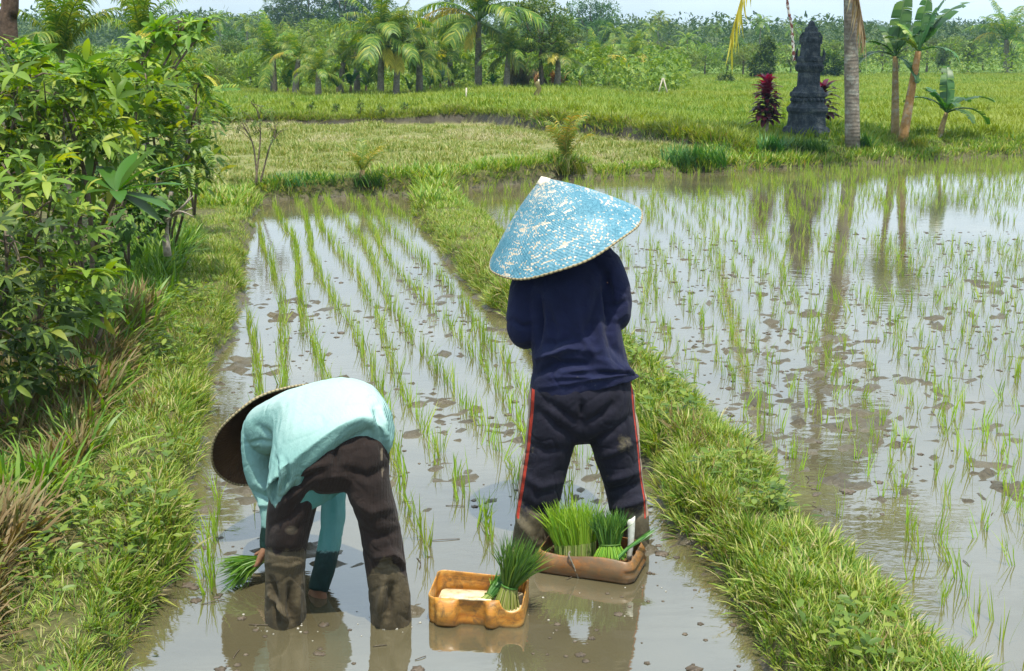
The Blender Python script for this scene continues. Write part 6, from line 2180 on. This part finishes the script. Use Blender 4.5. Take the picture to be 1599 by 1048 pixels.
tree('dark spreading tree with layered branches between the tall slim palm and the leaning palm', 848, 140, -22, 3, wide=0.95)
big_l = [(480, -34, 1.0), (535, -40, 1.1), (448, -8, 0.9), (585, -14, 0.9)]
for x, yt, w in big_l:
    tree('huge blue-hazed dark tree rising above the palms left of centre', x, 120, yt, 4, Y=125, wide=w * 1.05, group='huge hazy trees')
tree('blue-hazed big tree behind the tall slim palm', 715, 120, -8, 0, Y=125, wide=1.0)
tree('blue-hazed big tree behind the dark spreading tree', 925, 115, -14, 4, Y=120, wide=1.0)
LB = {0: 'mid green round tree in the hazy tree line beyond the fields', 1: 'bright lime green round tree in the tree line beyond the fields', 2: 'slim upright tree in the hazy tree line beyond the fields',
      3: 'layered olive tree in the tree line beyond the fields', 5: 'olive green round tree in the tree line beyond the fields'}
GRP = {0: 'mid green trees', 1: 'lime trees', 2: 'slim trees', 3: 'layered trees', 5: 'olive trees'}
near_t = [(520, 40, 0, 74), (600, 34, 0, 78), (660, 44, 5, 72), (745, 40, 0, 76), (815, 30, 0, 74), (885, 34, 0, 84), (945, 42, 0, 90), (430, 44, 5, 72), (370, 58, 0, 68), (505, 34, 1, 62), (545, 44, 1, 58), (460, 48, 1, 66), (780, 60, 1, 62), (800, 68, 5, 58), (720, 62, 5, 60), (690, 56, 0, 70), (640, 62, 0, 66), (870, 70, 0, 72), (900, 58, 5, 80), (960, 60, 0, 85),
          (1000, 64, 1, 80), (1040, 62, 5, 82), (1075, 72, 1, 76), (1105, 66, 1, 80), (1140, 58, 0, 84), (1165, 66, 1, 78), (1210, 62, 1, 88), (1240, 74, 5, 84), (1285, 52, 1, 90), (1318, 64, 5, 90), (1350, 60, 1, 92), (1385, 66, 5, 90),
          (1410, 52, 1, 95), (1455, 58, 5, 92), (1490, 54, 1, 95), (1520, 62, 5, 92), (1545, 50, 0, 98), (1590, 56, 0, 95), (350, 70, 5, 50), (385, 92, 1, 46), (330, 96, 1, 44), (410, 70, 0, 60), (560, 70, 0, 60), (600, 60, 0, 70), (1480, 72, 2, 80), (980, 78, 5, 70), (835, 84, 1, 60)]
for x, yt, kd, Y in near_t:
    tree(LB[kd], x, 0, yt - (16 if x < 1000 else 4), kd, Y=Y, wide=rnd.uniform(1.0, 1.35), group=GRP[kd])
far_t = [(x + rnd.uniform(-10, 10), rnd.uniform(18, 44), rnd.choice([0, 0, 2, 4, 5, 0]), rnd.uniform(130, 210)) for x in range(-40, 1660, 36)]
for x, yt, kd, Y in far_t:
    kd2 = 0 if kd == 4 else kd
    tree(LB[kd2], x, 0, yt + (12 if 1080 < x < 1260 else 0) + (6 if x > 1400 else 0), kd2, Y=Y, wide=rnd.uniform(0.9, 1.3), group=GRP[kd2])

# palms on the skyline: trunk and crown only
cg = Geo()
for k in range(15):
    az = k * 2.4; u = k / 14
    V, T, Q = frond_geo(1, 1.2 - 1.7 * u, 1.3, 18, 0.34, None, 0.6, 0.035).tmpl()
    cg.add(rotz(V, az), T, Q)
SKYC = cg.mesh('crown', True, [PALM])
tg = Geo(); tube(tg, curve3([(0, 0, -.05), (.02, 0, .5), (0, 0, 1)], 8), np.linspace(.022, .014, 8), 7)
SKYT = tg.mesh('trunk', True, [PALMBARK])
for x, yc, r_, Y in ((382, 34, 26, 95), (412, 44, 20, 100), (470, 60, 26, 70), (555, 58, 26, 72), (1030, 28, 22, 110), (1000, 60, 26, 90), (1075, 62, 26, 90), (1190, 34, 22, 120), (1015, 45, 24, 100), (960, 52, 28, 85), (1120, 44, 18, 130), (340, 30, 24, 85), (310, 62, 26, 60), (1452, 40, 18, 130), (1060, 84, 26, 75), (810, 40, 26, 80), (1240, 46, 18, 125), (890, 40, 24, 100)):
    b = np.array([D(x, 0, Y)[0], Y, 0]); b[2] = terr_z(b[0], Y)
    c = D(x, yc, Y); kq = (Y * cp + .8) / F_PX
    o = empty('coconut_palm', b, rnd.uniform(0, 6.28), 'small hazy coconut palm standing in the far tree line', 'palm tree', 'far coconut palms')
    t_ = link('trunk', SKYT, o); t_.scale = (3.2 * (c[2] - b[2]) / 3, 3.2 * (c[2] - b[2]) / 3, c[2] - b[2])
    f = link('crown', SKYC, o); f.location = (0, 0, c[2] - b[2]); f.scale = (r_ * kq,) * 3

# far wood: one mass behind the trees one can tell apart
g = Geo()
n = 52000
xw = rng.uniform(-130, 130, n); yw = rng.uniform(125, 230, n)
xw = xw * yw / 230.0
top = 0.9 + 5.2 * fbm(xw * 0.09, yw * 0.09, 4, 90) + (yw - 125) * 0.010 + 0.9 * (xw < 6)
zw = top * rng.random(n) ** 0.5
M = orient(np.column_stack([xw, yw, zw]), rng.normal(0, 1, (n, 3)), rng.uniform(.3, .65, n), .6)
w = rng.integers(0, 3, n)
for q in range(3): g.scatter(SIMPLE[q], M[w == q])
o = g.build('far_wood', FARLEAF)
tag(o, kind='stuff')
# low undergrowth along the foot of the trees
g = Geo()
n = 44000
Yu = rng.choice([46, 52, 60, 70, 82, 95, 110], n) + rng.normal(0, 1.5, n)
xu = rng.uniform(-0.46, 0.46, n) * Yu
keep = (xu / Yu < 0.14) | (Yu > 74)
keep &= (Yu > 50) | (xu < 6)
xu, Yu = xu[keep], Yu[keep]
hu = (0.5 + 1.7 * fbm(xu * 0.35, Yu * 0.35, 3, 33)) * np.where(Yu > 70, 1.25, 1.0)
zu = terrain(np.column_stack([xu, Yu]))[0] + hu * rng.random(len(xu))
M = orient(np.column_stack([xu, Yu, zu]), rng.normal(0, 1, (len(xu), 3)), rng.uniform(.12, .26, len(xu)), .6)
w = rng.integers(0, 3, len(xu))
for q in range(3): g.scatter(SIMPLE[q], M[w == q])
tag(g.build('undergrowth', LIMELEAF), kind='stuff')

# ---------------------------------------------------------------- haze over the far trees
me = bpy.data.meshes.new('haze')
X0, X1, Y0_, Y1, Z0, Z1 = -440, 440, -80, 540, -1.2, 15.0
me.from_pydata([(X0, Y0_, Z0), (X1, Y0_, Z0), (X1, Y1, Z0), (X0, Y1, Z0), (X0, Y0_, Z1), (X1, Y0_, Z1), (X1, Y1, Z1), (X0, Y1, Z1)], [],
               [(0, 3, 2, 1), (4, 5, 6, 7), (0, 1, 5, 4), (1, 2, 6, 5), (2, 3, 7, 6), (3, 0, 4, 7)])
m, nt, out = newmat('haze')
pv = nt.nodes.new('ShaderNodeVolumePrincipled')
pv.inputs['Color'].default_value = (0.34, 0.60, 0.80, 1)
pv.inputs['Density'].default_value = 0.0006
pv.inputs['Anisotropy'].default_value = 0.0
nt.links.new(pv.outputs[0], out.inputs['Volume'])
o = link('haze', me, None, m)
tag(o, kind='stuff')
